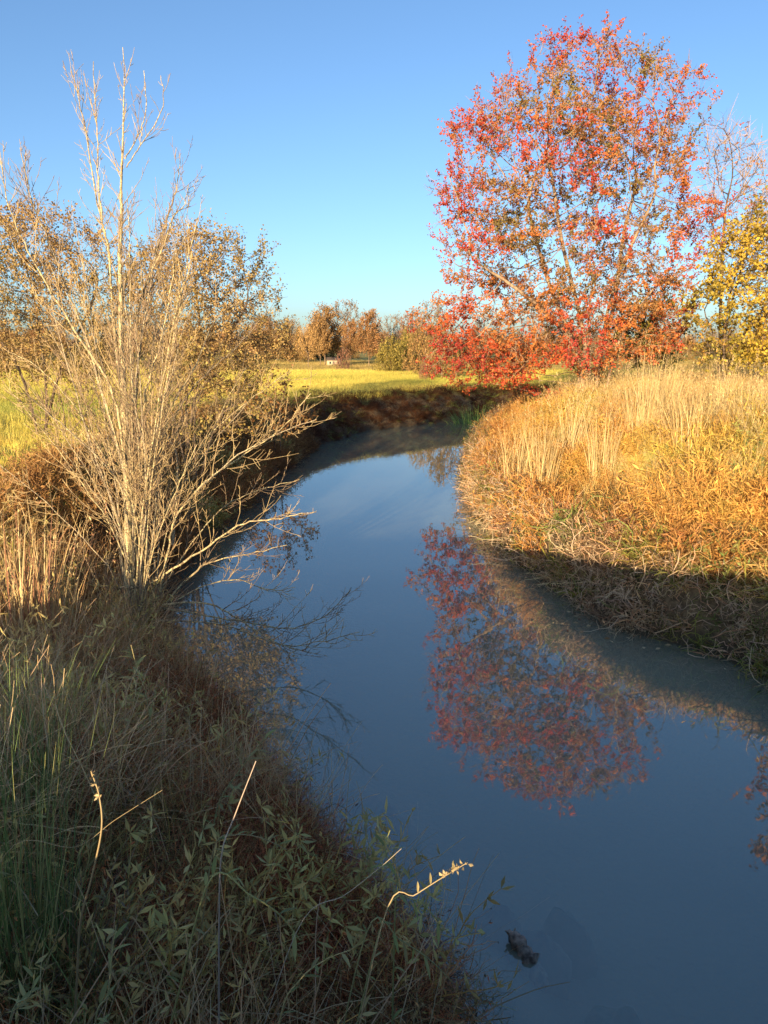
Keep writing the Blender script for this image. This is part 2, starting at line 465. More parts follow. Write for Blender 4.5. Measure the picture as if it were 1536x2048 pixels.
def mk_stems(n, L, w):
    mb = MB()
    for _ in range(n):
        a = rng.uniform(0, 6.28); q = rng.uniform(0, 0.25); e = rng.uniform(0.25, 1.3)
        path = wander((q * math.cos(a), q * math.sin(a), 0.0), (math.cos(a + rng.normal(0, 1)) * math.cos(e), math.sin(a + rng.normal(0, 1)) * math.cos(e), math.sin(e)), L * rng.uniform(0.5, 1.1), 8, 0.06, rng, (0, 0, -0.05 * rng.uniform()))
        path[:, 2] = np.maximum(path[:, 2], -0.02)
        add_ribbon(mb, path, w * rng.uniform(0.6, 1.5), pal(GREY, 1, rng)[0], rng)
    return mb
proto_set('dead_stems', [mk_stems(10, 0.85, 0.0065) for _ in range(6)])
proto_set('short_tuft', [mk_tuft(34, 0.34, 0.012, 0.30, 0.5, 0.9, 3) for _ in range(4)])
proto_set('fine_tuft', [mk_tuft(46, 0.55, 0.007, 0.14, 0.6, 1.3, 4) for _ in range(5)])
proto_set('tall_tuft', [mk_tuft(40, 1.15, 0.013, 0.34, 0.42, 0.95, 5, 12) for _ in range(5)])
proto_set('tangle', [mk_tangle(22, 0.66, 0.015, 64, 0.12) for _ in range(6)])
proto_set('wire_tangle', [mk_tangle(22, 0.8, 0.015, 26, 0.08, up=-0.02, turn=0.5, cols=CONTR) for _ in range(6)])
proto_set('fine_tangle', [mk_tangle(22, 0.75, 0.008, 46, 0.06, up=-0.02, turn=0.42, cols=CONTR) for _ in range(8)])
proto_set('leafy', [mk_sprig(0.65, 14, 0.095) for _ in range(6)])
proto_set('fern', [mk_tangle(22, 0.8, 0.016, 130, 0.10, 0.3, -0.02, 0.25) for _ in range(4)])

def gn_group():
    ng = bpy.data.node_groups.new('scatter', 'GeometryNodeTree')
    ng.interface.new_socket('Geometry', in_out='INPUT', socket_type='NodeSocketGeometry')
    ng.interface.new_socket('Geometry', in_out='OUTPUT', socket_type='NodeSocketGeometry')
    return ng
def scatter(name, key, x, y, z, scl, tint, label, tilt=0.15, lean=None):
    """one 'stuff' object: a clump at each point"""
    coll, nk = protos[key]; n = len(x)
    me = bpy.data.meshes.new(name); me.vertices.add(n)
    me.vertices.foreach_set('co', np.stack([x, y, z], 1).ravel())
    rot = np.stack([rng.normal(0, tilt, n), rng.normal(0, tilt, n), rng.uniform(0, 6.283, n)], 1)
    if lean is not None: rot[:, 0:2] += lean; rot[:, 2] = rng.normal(0, 0.4, n)
    for nm, ty, arr, f in (('rot', 'FLOAT_VECTOR', rot, 'vector'), ('clump_tint', 'FLOAT_COLOR', np.concatenate([tint, np.ones((n, 1))], 1), 'color')):
        me.attributes.new(nm, ty, 'POINT').data.foreach_set(f, arr.ravel())
    me.attributes.new('scl', 'FLOAT', 'POINT').data.foreach_set('value', np.broadcast_to(scl, (n,)).astype(float))
    me.attributes.new('pick', 'INT', 'POINT').data.foreach_set('value', rng.integers(0, nk, n))
    o = bpy.data.objects.new(name, me); COL.objects.link(o)
    ng = gn_group(); L = ng.links
    gi = ng.nodes.new('NodeGroupInput'); go = ng.nodes.new('NodeGroupOutput')
    ci = ng.nodes.new('GeometryNodeCollectionInfo'); ci.inputs[0].default_value = coll
    ci.inputs['Separate Children'].default_value = True; ci.inputs['Reset Children'].default_value = True
    ip = ng.nodes.new('GeometryNodeInstanceOnPoints'); ip.inputs['Pick Instance'].default_value = True
    def na(nm, ty):
        a = ng.nodes.new('GeometryNodeInputNamedAttribute'); a.data_type = ty; a.inputs[0].default_value = nm
        return a.outputs[0]
    e = ng.nodes.new('FunctionNodeEulerToRotation')
    L.new(na('rot', 'FLOAT_VECTOR'), e.inputs[0])
    L.new(gi.outputs[0], ip.inputs['Points']); L.new(ci.outputs[0], ip.inputs['Instance'])
    L.new(na('pick', 'INT'), ip.inputs['Instance Index']); L.new(e.outputs[0], ip.inputs['Rotation'])
    L.new(na('scl', 'FLOAT'), ip.inputs['Scale']); L.new(ip.outputs[0], go.inputs[0])
    md = o.modifiers.new('scatter', 'NODES'); md.node_group = ng
    return tag(o, label, 'vegetation', kind='stuff')

def mixcol(a, b, t):
    t = np.clip(t, 0, 1)[:, None]; return np.array(a) * (1 - t) + np.array(b) * t
def vary(c, v=0.2):
    return np.clip(c * (1 + rng.uniform(-v, v, (len(c), 1))) * (1 + rng.uniform(-v / 3, v / 3, (len(c), 3))), 0.01, 0.9)
def sample(n, x0, x1, y0, y1, keep):
    x = rng.uniform(x0, x1, n); y = rng.uniform(y0, y1, n)
    z, d, right = ground(x, y, True)
    k = keep(x, y, z, d, right)
    return x[k], y[k], z[k], d[k]
def infrustum(x, y, pad=1.5):
    return np.abs(x) < 0.60 * y + pad

STRAW, GOLD, ORANGE, RUST = (0.74, 0.58, 0.27), (0.78, 0.56, 0.13), (0.74, 0.38, 0.11), (0.46, 0.19, 0.07)
OLIVE, GREEN, GREYBR, DUN = (0.44, 0.41, 0.10), (0.20, 0.30, 0.08), (0.60, 0.46, 0.31), (0.80, 0.62, 0.40)

# right bank: wiry grey tangle by the water, golden weeds on the slope, tall straw on the crest
x, y, z, d = sample(26000, 0, 20, 5, 38, lambda x, y, z, d, r: r & (d > 0.0) & (d < np.where(y < 13, 1.3, 0.6)) & infrustum(x, y))
t = fbm(x, y, 0.8, 3)
c = vary(mixcol(GREYBR, DUN, 0.5 + 0.7 * t)); k_ = np.clip((d - 0.45) / 0.5, 0, 1)[:, None]; c = c * (1 - k_) + k_ * vary(mixcol((0.56, 0.30, 0.11), (0.70, 0.48, 0.18), 0.5 + t)); g = rng.uniform(size=len(x)) < 0.22; c[g] = vary(mixcol(OLIVE, GREEN, rng.uniform(size=g.sum())))
scatter('bank_tangle', 'wire_tangle', x, y, z, rng.uniform(0.6, 1.15, len(x)), c, 'dull brown wiry weeds hanging over the water along the right bank', 0.35)
x, y, z, d = sample(13000, 0, 24, 5, 38, lambda x, y, z, d, r: r & (d > np.where(y < 13, 0.8, 0.15)) & (d < 7.5) & infrustum(x, y))
t = fbm(x, y, 0.7, 1) + 0.4 * fbm(x, y, 2.2, 4)
c = vary(mixcol(ORANGE, GOLD, 0.55 + 0.9 * t)); g = t > 0.55; c[g] = vary(mixcol(GOLD, OLIVE, rng.uniform(0.2, 0.9, g.sum())))
low = np.clip(1.35 - d / 2.2 + 0.5 * t, 0, 1); c = vary(c * (1 - low[:, None]) + low[:, None] * np.array(mixcol((0.66, 0.30, 0.09), (0.74, 0.46, 0.14), rng.uniform(size=len(x)))), 0.2)
scatter('golden_weeds', 'tangle', x, y, z, rng.uniform(0.5, 1.1, len(x)) * (1 + 0.45 * fbm(x, y, 1.3, 15)), c, 'golden and orange weeds covering the sunlit slope of the right bank', 0.3)
x, y, z, d = sample(7000, 0, 26, 5, 38, lambda x, y, z, d, r: r & (d > 1.5) & (d < 12) & infrustum(x, y))
t = fbm(x, y, 0.6, 8)
c = vary(mixcol(STRAW, GOLD, 0.4 + 0.9 * t))
scatter('slope_grass', 'fine_tuft', x, y, z, rng.uniform(0.7, 1.25, len(x)), c, 'fine straw coloured grass among the weeds on the right bank', 0.2)
x, y, z, d = sample(9000, 0, 44, 8, 40, lambda x, y, z, d, r: r & (d > 3.4 + 0.8 * fbm(x, y, 0.5, 3)) & infrustum(x, y, 4))
t = fbm(x, y, 0.5, 6)
c = vary(mixcol(STRAW, (0.66, 0.44, 0.20), 0.3 + 0.9 * t))
scatter('tall_straw_grass', 'tall_tuft', x, y, z, rng.uniform(0.45, 0.95, len(x)) * (1 + 0.4 * fbm(x, y, 0.9, 21)) , c, 'tall dry straw grass along the crest of the right bank', 0.2)

x, y, z, d = sample(5200, 0, 26, 5, 38, lambda x, y, z, d, r: r & (d > 1.2) & (d < 9) & infrustum(x, y) & (fbm(x, y, 0.9, 31) > 0.25))
c = vary(mixcol((0.40, 0.22, 0.09), (0.70, 0.50, 0.22), rng.uniform(size=len(x))))
scatter('russet_weeds', 'wire_tangle', x, y, z, rng.uniform(0.5, 1.0, len(x)), c, 'patches of russet dead weeds among the gold on the right bank', 0.3)
x, y, z, d = sample(3000, 0, 22, 5, 38, lambda x, y, z, d, r: r & (d > 0.3) & (d < 6) & infrustum(x, y) & (fbm(x, y, 0.8, 55) > 0.35))
c = vary(mixcol((0.24, 0.34, 0.10), (0.55, 0.50, 0.16), rng.uniform(size=len(x))))
scatter('green_weeds', 'leafy', x, y, z + 0.1, rng.uniform(0.7, 1.2, len(x)), c, 'green leafy weeds in patches on the right bank', 0.3)
# left bank
x, y, z, d = sample(5000, -9, 1.2, 0.7, 10.5, lambda x, y, z, d, r: ~r & (d > -0.15) & infrustum(x, y, 1.2))
t = fbm(x, y, 1.1, 2)
c = vary(mixcol((0.80, 0.55, 0.27), (0.66, 0.23, 0.11), 0.35 + 0.9 * t)); g = rng.uniform(size=len(x)) < 0.3; c[g] = vary(mixcol((0.78, 0.60, 0.22), (0.48, 0.42, 0.14), rng.uniform(size=g.sum())))
scatter('foreground_tangle', 'fine_tangle', x, y, z, rng.uniform(0.4, 0.85, len(x)), c, 'tangle of brown and reddish dead stems on the shaded near bank', 0.35)
x, y, z, d = sample(2600, -9, 1.2, 0.7, 10.5, lambda x, y, z, d, r: ~r & (d > 0.0) & (fbm(x, y, 1.5, 41) > 0.05) & infrustum(x, y, 1.2))
c = vary(mixcol((0.88, 0.70, 0.28), (0.56, 0.52, 0.20), rng.uniform(size=len(x))))
scatter('foreground_leafy_weeds', 'leafy', x, y, z + 0.12, rng.uniform(0.7, 1.25, len(x)), c, 'narrow leaved green weeds growing through the dead stems on the near bank', 0.3)
x, y, z, d = sample(800, -9, 0.5, 0.7, 11, lambda x, y, z, d, r: ~r & (d > 0.7) & infrustum(x, y, 1.2))
c = vary(mixcol((0.74, 0.54, 0.26), (0.42, 0.36, 0.13), 0.4 + fbm(x, y, 0.9, 7)))
scatter('foreground_grass', 'fine_tuft', x, y, z, rng.uniform(0.7, 1.3, len(x)), c, 'long arching grass on the shaded near bank', 0.35)
x, y, z, d = sample(5200, -9, 1.2, 0.7, 10.5, lambda x, y, z, d, r: ~r & (d > 0.05) & (fbm(x, y, 1.3, 47) > -0.05) & infrustum(x, y, 1.2))
c = vary(mixcol((0.86, 0.66, 0.38), (0.62, 0.42, 0.22), rng.uniform(size=len(x))))
scatter('dead_stems', 'dead_stems', x, y, z + 0.15, rng.uniform(0.6, 1.05, len(x)), c, 'long pale dead stems criss-crossing over the near bank', 0.25)
x, y, z, d = sample(12000, -22, -1, 9.5, 30, lambda x, y, z, d, r: ~r & (d > 0.05) & (d < 2.6) & infrustum(x, y))
t = fbm(x, y, 0.7, 5)
c = vary(mixcol((0.30, 0.15, 0.06), (0.60, 0.36, 0.13), 0.3 + 0.5 * t + 0.25 * d)); g = t > 0.25; c[g] = vary(mixcol(STRAW, OLIVE, rng.uniform(size=g.sum())))
scatter('left_bank_weeds', 'tangle', x, y, z, rng.uniform(0.6, 1.1, len(x)), c, 'rust and orange weeds on the left bank behind the bare tree', 0.3)
x, y, z, d = sample(3000, -5, 1.2, 0.7, 8, lambda x, y, z, d, r: ~r & (d > -0.1) & (d < 1.5 + 0.8 * fbm(x, y, 1.4, 3)) & infrustum(x, y, 1.2))
c = vary(mixcol((0.74, 0.24, 0.12), (0.60, 0.30, 0.15), rng.uniform(size=len(x))))
scatter('red_stem_tangle', 'fine_tangle', x, y, z, rng.uniform(0.45, 0.75, len(x)), c, 'dark red dead stems matted along the water edge of the near bank', 0.35)
# rust fern bank at the outside of the bend
x, y, z, d = sample(16000, -8, 14, 24, 50, lambda x, y, z, d, r: ~r & (d > 0.02) & (d < 2.6) & infrustum(x, y))
t = fbm(x, y, 0.8, 9)
c = vary(mixcol((0.10, 0.042, 0.02), (0.28, 0.13, 0.05), 0.1 + 0.5 * t + 0.12 * d)); g = rng.uniform(size=len(x)) < 0.08; c[g] = vary(mixcol(OLIVE, GREEN, rng.uniform(size=g.sum())))  # fern colour darkened to imitate tree shade, most at the water
scatter('bend_ferns', 'fern', x, y, z - 0.05, rng.uniform(0.4, 0.7, len(x)), c, 'rust bracken, colour darkened as if shaded, on the far bank at the bend of the creek', 0.3)

# meadow
def meadow(name, n, y0, y1, xw, sc, label, cols):
    x, y, z, d = sample(n, -xw, xw, y0, y1, lambda x, y, z, d, r: ~r & (d > 1.5) & infrustum(x, y, 2.5))
    t = fbm(x, y, 0.12, 3) + 0.5 * fbm(x, y, 0.5, 6)
    c = vary(mixcol(cols[0], cols[1], 0.5 + 0.6 * t), 0.15)
    scatter(name, 'short_tuft', x, y, z, rng.uniform(0.8, 1.3, len(x)) * sc, c, label, 0.12)
YG, YGR = (0.90, 0.74, 0.17), (0.58, 0.55, 0.11)
meadow('near_meadow_grass', 9000, 9, 34, 20, 0.8, 'green and yellow meadow grass on the left bank', (YG, (0.28, 0.38, 0.08)))
meadow('meadow_grass', 46000, 30, 78, 48, 1.0, 'short golden green grass of the open meadow', (YG, YGR))
meadow('far_meadow_grass', 24000, 77, 135, 84, 1.3, 'rough duller grass at the far side of the meadow', ((0.60, 0.46, 0.16), (0.36, 0.29, 0.10)))

# ------------------------------------------------------------------ trees
def colonize(A, start, step, infl, kill, iters=140, up=0.05, jit=0.12, r=rng):
    """space colonisation: A attraction points, start list of polylines (trunks). Returns nodes and parents."""
    P, par = [], []
    for pl in start:
        prev = pl[0] if isinstance(pl[0], (int, np.integer)) else -1
        pts = pl[1:] if isinstance(pl[0], (int, np.integer)) else pl
        for q in pts:
            P.append(np.asarray(q, float)); par.append(prev); prev = len(P) - 1
    A = np.asarray(A, float); alive = np.ones(len(A), bool)
    near = np.full(len(A), 1e9); idx = np.zeros(len(A), int)
    new = list(range(len(P))); used = {}
    for it in range(iters):
        if not new: break
        NP = np.array([P[k] for k in new]); ai = np.where(alive)[0]
        if not len(ai): break
        D = np.linalg.norm(A[ai][:, None] - NP[None], axis=-1)
        j = D.argmin(1); dm = D[np.arange(len(ai)), j]
        b = dm < near[ai]; near[ai[b]] = dm[b]; idx[ai[b]] = np.array(new)[j[b]]
        alive &= ~(near < kill)
        ai = np.where(alive & (near < infl))[0]
        if not len(ai):
            infl *= 1.5
            if infl > 30: break
            continue
        dirs = {}
        for a in ai:
            dirs.setdefault(idx[a], []).append(a)
        new = []
        for k, aa in dirs.items():
            v = unit(A[aa] - P[k]).mean(0)
            v = unit(v + np.array([0, 0, up]) + r.normal(0, jit, 3))
            q = P[k] + v * step
            c = used.get(k, 0)
            if c > 3: continue
            used[k] = c + 1
            P.append(q); par.append(int(k)); new.append(len(P) - 1)
    return np.array(P), np.array(par)

def radii(P, par, r0, e=2.3):
    n = len(P); acc = np.zeros(n); rad = np.zeros(n)
    for k in range(n - 1, -1, -1):
        rad[k] = max(r0, acc[k] ** (1 / e))
        if par[k] >= 0: acc[par[k]] += rad[k] ** e
    return rad

def chains(P, par, rad):
    kids = [[] for _ in P]
    roots = []
    for k, q in enumerate(par):
        (kids[q] if q >= 0 else roots).append(k)
    out, stack = [], [(-1, k) for k in roots]
    while stack:
        p, k = stack.pop()
        ch = [p, k] if p >= 0 else [k]
        while kids[k]:
            ks = sorted(kids[k], key=lambda q: -rad[q])
            for q in ks[1:]: stack.append((k, q))
            k = ks[0]; ch.append(k)
        out.append((p, ch))
    return out

def add_tree_wood(root, base, P, par, rad, bark, limb_r, max_limbs=14, tr=1.0):
    """trunk and each big limb are meshes of their own, the rest is joined"""
    chs = chains(P, par, rad)
    small = MB(); big = []
    for p, ch in chs:
        pts = P[ch] - base; rr = rad[ch].copy()
        if p >= 0: rr[0] = min(rr[0], rr[1] * 1.15) if len(rr) > 1 else rr[0]
        big.append((rr.max() if p >= 0 else 99, p, pts, rr))
    big.sort(key=lambda t: -t[0]); cnt = 0
    for r_, p, pts, rr in big:
        if len(pts) < 2: continue
        s = 8 if r_ > 0.08 else 6 if r_ > 0.04 else 4 if r_ > 0.015 else 3
        if len(pts) > 4:                                       # soften the kinks of the growth steps
            q = pts.copy(); q[1:-1] = (pts[:-2] + 2 * pts[1:-1] + pts[2:]) / 4; pts = q
        V, Q = tube(pts, rr, s)
        if p < 0: MB().add(V, Q).build('trunk', bark, root, True)
        elif r_ > limb_r and cnt < max_limbs: MB().add(V, Q).build('limb', bark, root, True); cnt += 1
        else: small.add(V, Q)
    if small.n: tag(small.build('branches', bark, root, True), kind='stuff')

def twig_sprays(P, par, rad, base, r_max, per, L, w, r, spread=0.7, col=(1, 1, 1), up=0.4, mb=None):
    """thin twigs off the outer nodes; returns points along them for the leaves"""
    k = np.where(rad < r_max)[0]; k = k[par[k] >= 0]
    k = np.repeat(k, per); n = len(k)
    D = unit(unit(P[k] - P[par[k]]) + r.normal(0, spread, (n, 3)) + [0, 0, up])
    Ln = L * r.uniform(0.4, 1.15, n)[:, None]
    S = unit(np.cross(D, r.normal(0, 1, (n, 3))))
    a = P[k] - base; b = a + D * Ln * 0.55 + r.normal(0, 0.04, (n, 3)) * L; c = a + D * Ln + np.array([0, 0, 0.12]) * Ln + r.normal(0, 0.08, (n, 3)) * L
    if mb is not None:
        V = np.stack([a - S * w / 2, a + S * w / 2, b - S * w * .4, b + S * w * .4, c - S * w * .15, c + S * w * .15], 1).reshape(-1, 3)
        q = np.arange(n) * 6
        mb.add(V, np.concatenate([np.stack([q, q + 1, q + 3, q + 2], 1), np.stack([q + 2, q + 3, q + 5, q + 4], 1)]), col=col)
    return a, b, c, k

def leafage(mb, a, b, c, n_per, L, W, r, colfun, keep, droop=0.2, loose=0.06):
    n = len(a)
    idx = np.repeat(np.arange(n), n_per); t = r.uniform(0.25, 1.05, len(idx))[:, None]
    p = np.where(t < 0.55, a[idx] + (b - a)[idx] * t / 0.55, b[idx] + (c - b)[idx] * (t - 0.55) / 0.45) + r.normal(0, loose, (len(idx), 3))
    m = keep(p, idx); p = p[m]; idx = idx[m]
    D = (c - a)[idx] * 0.5 / np.maximum(np.linalg.norm((c - a)[idx], axis=1, keepdims=True), 1e-6) + r.normal(0, 0.7, (len(p), 3)) - [0, 0, droop]
    add_leaves(mb, p, D, L, W, None, r, cols=colfun(p, idx))

def vnoise(p, s, seed=0.0):
    return np.array([mnoise.noise(Vector(q) * s + Vector((seed, seed * .7, -seed))) for q in p])

# ---- the red maple on the right bank
def env_points(env, n, D, r, depth=0.75, shell=0.55, jitter=0):
    """points inside a crown given by its outline (v, u left, u right) at distance D"""
    env = np.array(env, float); out = []
    vv = r.uniform(env[0, 0], env[-1, 0], n * 3)
    l = np.interp(vv, env[:, 0], env[:, 1]); rt = np.interp(vv, env[:, 0], env[:, 2])
    acc = r.uniform(0, 1, n * 3) < (rt - l) / (rt - l).max()
    vv, l, rt = vv[acc][:n], l[acc][:n], rt[acc][:n]
    m = len(vv)
    rho = r.uniform(0, 1, m) ** shell; th = r.uniform(0, 2 * np.pi, m)
    hw = (rt - l) / 2; uu = (l + rt) / 2 + hw * rho * np.cos(th)
    for u, v, dd in zip(uu, vv, depth * hw / FPX * D * rho * np.sin(th)):
        out.append(at_y(u, v, D + dd))
    return np.array([tuple(q) for q in out])

def lin(pts, n):
    return spline(pts, n)

r1 = np.random.default_rng(21)
DM = 28.0
env = [(50, 1150, 1215), (78, 1062, 1250), (105, 1045, 1350), (125, 1030, 1385), (173, 950, 1410), (238, 906, 1405), (307, 898, 1400), (345, 882, 1400),
       (383, 850, 1405), (432, 860, 1465), (480, 888, 1460), (537, 915, 1410), (590, 880, 1375), (630, 876, 1365), (693, 856, 1350), (745, 880, 1180), (765, 920, 1060)]
lobes = env_points([(v_ + 8 + 22 * max(0.0, 1 - v_ / 260), l_ - 8, r_ - 6) for v_, l_, r_ in env], 265, DM, r1, 0.85, 0.36)
lobes = np.concatenate([lobes, env_points([(590, 930, 1370), (640, 905, 1360), (700, 900, 1330), (735, 930, 1180)], 34, DM - 0.5, r1, 0.7, 0.4)])
A = []
for q in lobes:
    k_ = r1.integers(14, 24); rr_ = r1.uniform(0.65, 1.15)
    a_ = unit(r1.normal(0, 1, (k_, 3))) * r1.uniform(0.2, 1, (k_, 1)) ** 0.5
    A.append(q + a_ * np.array([rr_, rr_, rr_ * 0.5]))
A = np.concatenate(A)
bx, by = at_y(1180, 745, DM).x, DM
base = np.array([bx, by, G(bx, by) - 0.1])
def w(u, v, y): return np.array(tuple(at_y(u, v, y)))
start = [list(lin([base + [0, 0, 0], w(1182, 705, DM), w(1175, 640, DM - .2), w(1186, 560, DM), w(1170, 470, DM + .4)], 11)),
         list(lin([base + [-0.4, -.1, 0], w(1158, 712, DM - .3), w(1122, 630, DM - .5), w(1090, 545, DM - .7), w(1060, 430, DM - 1.0)], 11)),
         list(lin([base + [0.3, 0.1, 0], w(1202, 695, DM), w(1225, 580, DM - .4), w(1268, 480, DM - .7), w(1312, 390, DM - .8)], 11)),
         list(lin([base + [0.1, 0.5, 0], w(1206, 690, DM + .6), w(1232, 600, DM + 1), w(1245, 470, DM + 1.6), w(1280, 350, DM + 1.9)], 11)),
         list(lin([base + [-0.2, -0.4, 0], w(1150, 690, DM - .8), w(1085, 620, DM - 1.4), w(1010, 560, DM - 1.8), w(940, 520, DM - 2.0)], 10)),
         list(lin([base + [0.5, -0.3, 0], w(1235, 680, DM - .6), w(1290, 600, DM - 1.1), w(1345, 530, DM - 1.4)], 8)),
         list(lin([base + [0.0, 0.3, 0], w(1172, 690, DM + .4), w(1150, 590, DM + .9), w(1120, 470, DM + 1.3), w(1105, 340, DM + 1.4)], 11))]
P, par = colonize(A, start, 0.30, 3.0, 0.42, 160, 0.04, 0.14, r1)
rad = radii(P, par, 0.007, 2.12)
maple = thing('maple_tree', 'large maple with red and orange leaves on the right bank', 'tree', base)
add_tree_wood(maple, base, P, par, rad, M_bark_maple, 0.035, 14)
tw = MB()
a, b, c, k = twig_sprays(P, par, rad, base, 0.014, 4, 0.52, 0.015, r1, 0.65, (0.27, 0.18, 0.12), 0.3, tw)
tag(tw.build('twigs', M_stalk, maple), kind='stuff')
cu = np.array([6.8, DM, 8.5]) - base
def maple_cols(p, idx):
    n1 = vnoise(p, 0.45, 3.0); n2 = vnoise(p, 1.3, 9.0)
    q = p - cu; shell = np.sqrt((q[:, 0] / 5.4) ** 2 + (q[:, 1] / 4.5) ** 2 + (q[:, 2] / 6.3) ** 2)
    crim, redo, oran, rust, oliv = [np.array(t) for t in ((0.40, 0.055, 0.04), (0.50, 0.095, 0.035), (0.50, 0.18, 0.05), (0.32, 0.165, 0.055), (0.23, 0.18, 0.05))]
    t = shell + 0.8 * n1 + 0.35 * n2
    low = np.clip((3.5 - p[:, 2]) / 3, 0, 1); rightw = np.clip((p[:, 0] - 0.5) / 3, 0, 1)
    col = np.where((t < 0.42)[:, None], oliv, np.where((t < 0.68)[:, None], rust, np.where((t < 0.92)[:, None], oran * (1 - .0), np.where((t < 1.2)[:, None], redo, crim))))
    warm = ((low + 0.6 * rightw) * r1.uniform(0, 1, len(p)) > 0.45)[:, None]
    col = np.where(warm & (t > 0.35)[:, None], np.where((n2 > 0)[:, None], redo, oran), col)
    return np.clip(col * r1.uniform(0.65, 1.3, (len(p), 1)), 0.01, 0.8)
dens = np.clip(0.66 + 1.2 * vnoise(P[k] - base, 0.6, 5.0) + 0.25 * np.clip((4 - (P[k] - base)[:, 2]) / 4, 0, 1) - 0.05, 0.12, 1.0)
top_right = ((P[k] - base)[:, 0] > 1.5) & ((P[k] - base)[:, 2] > 9.3)
dens = np.where(top_right, dens * 0.6, dens)
on_tw = r1.uniform(0, 1, len(a)) < dens
cr = MB()
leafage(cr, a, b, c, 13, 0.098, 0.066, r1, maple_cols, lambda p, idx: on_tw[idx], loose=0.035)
cr.build('crown', M_leaf, maple)

# ---- generic broadleaf tree
def tree(name, label, cat, envl, D, n, start_px, bark, leaf, seed, step=0.35, kill=0.5, per=3, twigL=0.6, leafn=6, dens=0.7, lc=None, r0=0.007, twc=(0.2, 0.15, 0.1), group=None, depth=0.8, tw_w=0.012, limb_r=0.04, up=0.04, base_xy=None):
    r = np.random.default_rng(seed)
    A = env_points(envl, n, D, r, depth, 0.5)
    if base_xy is None:
        q = at_y(*start_px[0][0], D); bx, by = q.x, D
    else: bx, by = base_xy
    base = np.array([bx, by, G(bx, by) - 0.08])
    st = []
    for i_, pl in enumerate(start_px):
        pts = [base + np.array([0.25 * math.cos(i_ * 2.1), 0.2 * math.sin(i_ * 2.1), 0]) * (i_ > 0)]
        for j_, (u, v) in enumerate(pl[1:]):
            dy = 0.35 * j_ * math.sin(i_ * 2.4 + 1)
            pts.append(w(u, v, D + dy))
        st.append(list(lin(pts, max(4, 3 * len(pts)))))
    P, par = colonize(A, st, step, 3.5, kill, 150, up, 0.15, r)
    rad = radii(P, par, r0, 2.35)
    t = thing(name, label, cat, base, group)
    add_tree_wood(t, base, P, par, rad, bark, limb_r, 8)
    twm = MB()
    a, b, c, k = twig_sprays(P, par, rad, base, r0 * 2.4, per, twigL, tw_w, r, 0.6, twc, 0.3, twm)
    tag(twm.build('twigs', M_stalk, t), kind='stuff')
    if leafn:
        dn = np.clip(dens + 0.8 * vnoise(P[k] - base, 0.6, seed), 0.02, 1)
        on_tw = r.uniform(0, 1, len(a)) < dn
        cr = MB()
        def cf(p, idx):
            n1 = vnoise(p, 0.5, seed + 3.0)[:, None]; cc = np.array(lc)
            f = np.clip(0.5 + 0.9 * n1 + r.normal(0, 0.18, (len(p), 1)), 0, 0.999) * (len(cc) - 1)
            i0 = f.astype(int)[:, 0]; fr_ = f - i0[:, None]
            return np.clip((cc[i0] * (1 - fr_) + cc[np.minimum(i0 + 1, len(cc) - 1)] * fr_) * r.uniform(0.7, 1.25, (len(p), 1)), 0.01, 0.8)
        leafage(cr, a, b, c, leafn, leaf[0], leaf[1], r, cf, lambda p, idx: on_tw[idx], loose=0.04)
        cr.build('crown', M_leaf, t)
    return t

BROWN = [(0.22, 0.18, 0.06), (0.38, 0.28, 0.10), (0.42, 0.29, 0.12), (0.32, 0.20, 0.08)]
tree('oak_tree', 'spreading brown leaved oak behind the bare tree with its boughs over the creek', 'tree',
     [(455, 350, 450), (500, 270, 540), (540, 230, 545), (580, 220, 545), (640, 240, 580), (690, 280, 565), (740, 290, 540), (800, 320, 520)], 17.5, 1250,
     [[(375, 860), (372, 790), (385, 720), (400, 650), (390, 580)], [(375, 860), (360, 780), (330, 690), (300, 610)], [(375, 860), (395, 770), (450, 680), (490, 620)]],
     M_bark_dark, (0.068, 0.042), 31, 0.22, 0.30, 4, 0.42, 14, 0.78, BROWN, 0.006, (0.16, 0.11, 0.07), tw_w=0.009, limb_r=0.03)
tree('oak_tree', 'brown leaved oak at the left edge beyond the bare tree', 'tree',
     [(405, 0, 60), (430, -40, 140), (480, -120, 250), (560, -160, 290), (640, -170, 300), (700, -150, 290), (760, -90, 230)], 19.0, 900,
     [[(90, 850), (92, 760), (80, 680), (70, 600)], [(90, 850), (120, 740), (170, 640), (200, 560)], [(90, 850), (40, 740), (-30, 640)]],
     M_bark_dark, (0.07, 0.045), 32, 0.24, 0.34, 4, 0.45, 14, 0.78, BROWN, 0.006, (0.16, 0.11, 0.07), tw_w=0.009, limb_r=0.03)
THK = [(0.40, 0.31, 0.10), (0.30, 0.25, 0.07), (0.42, 0.26, 0.09), (0.24, 0.20, 0.06)]
tree('thicket', 'low olive and straw thicket on the left bank behind the bare tree', 'shrub',
     [(690, 300, 460), (740, 230, 520), (800, 210, 560), (850, 220, 560), (880, 260, 520)], 16.0, 300,
     [[(390, 900), (388, 850), (400, 790)], [(390, 900), (350, 840), (310, 770)], [(390, 900), (430, 850), (480, 800)]],
     M_bark_dark, (0.08, 0.05), 41, 0.22, 0.3, 4, 0.42, 6, 0.55, THK, 0.005, (0.30, 0.22, 0.12), tw_w=0.009, depth=0.5)
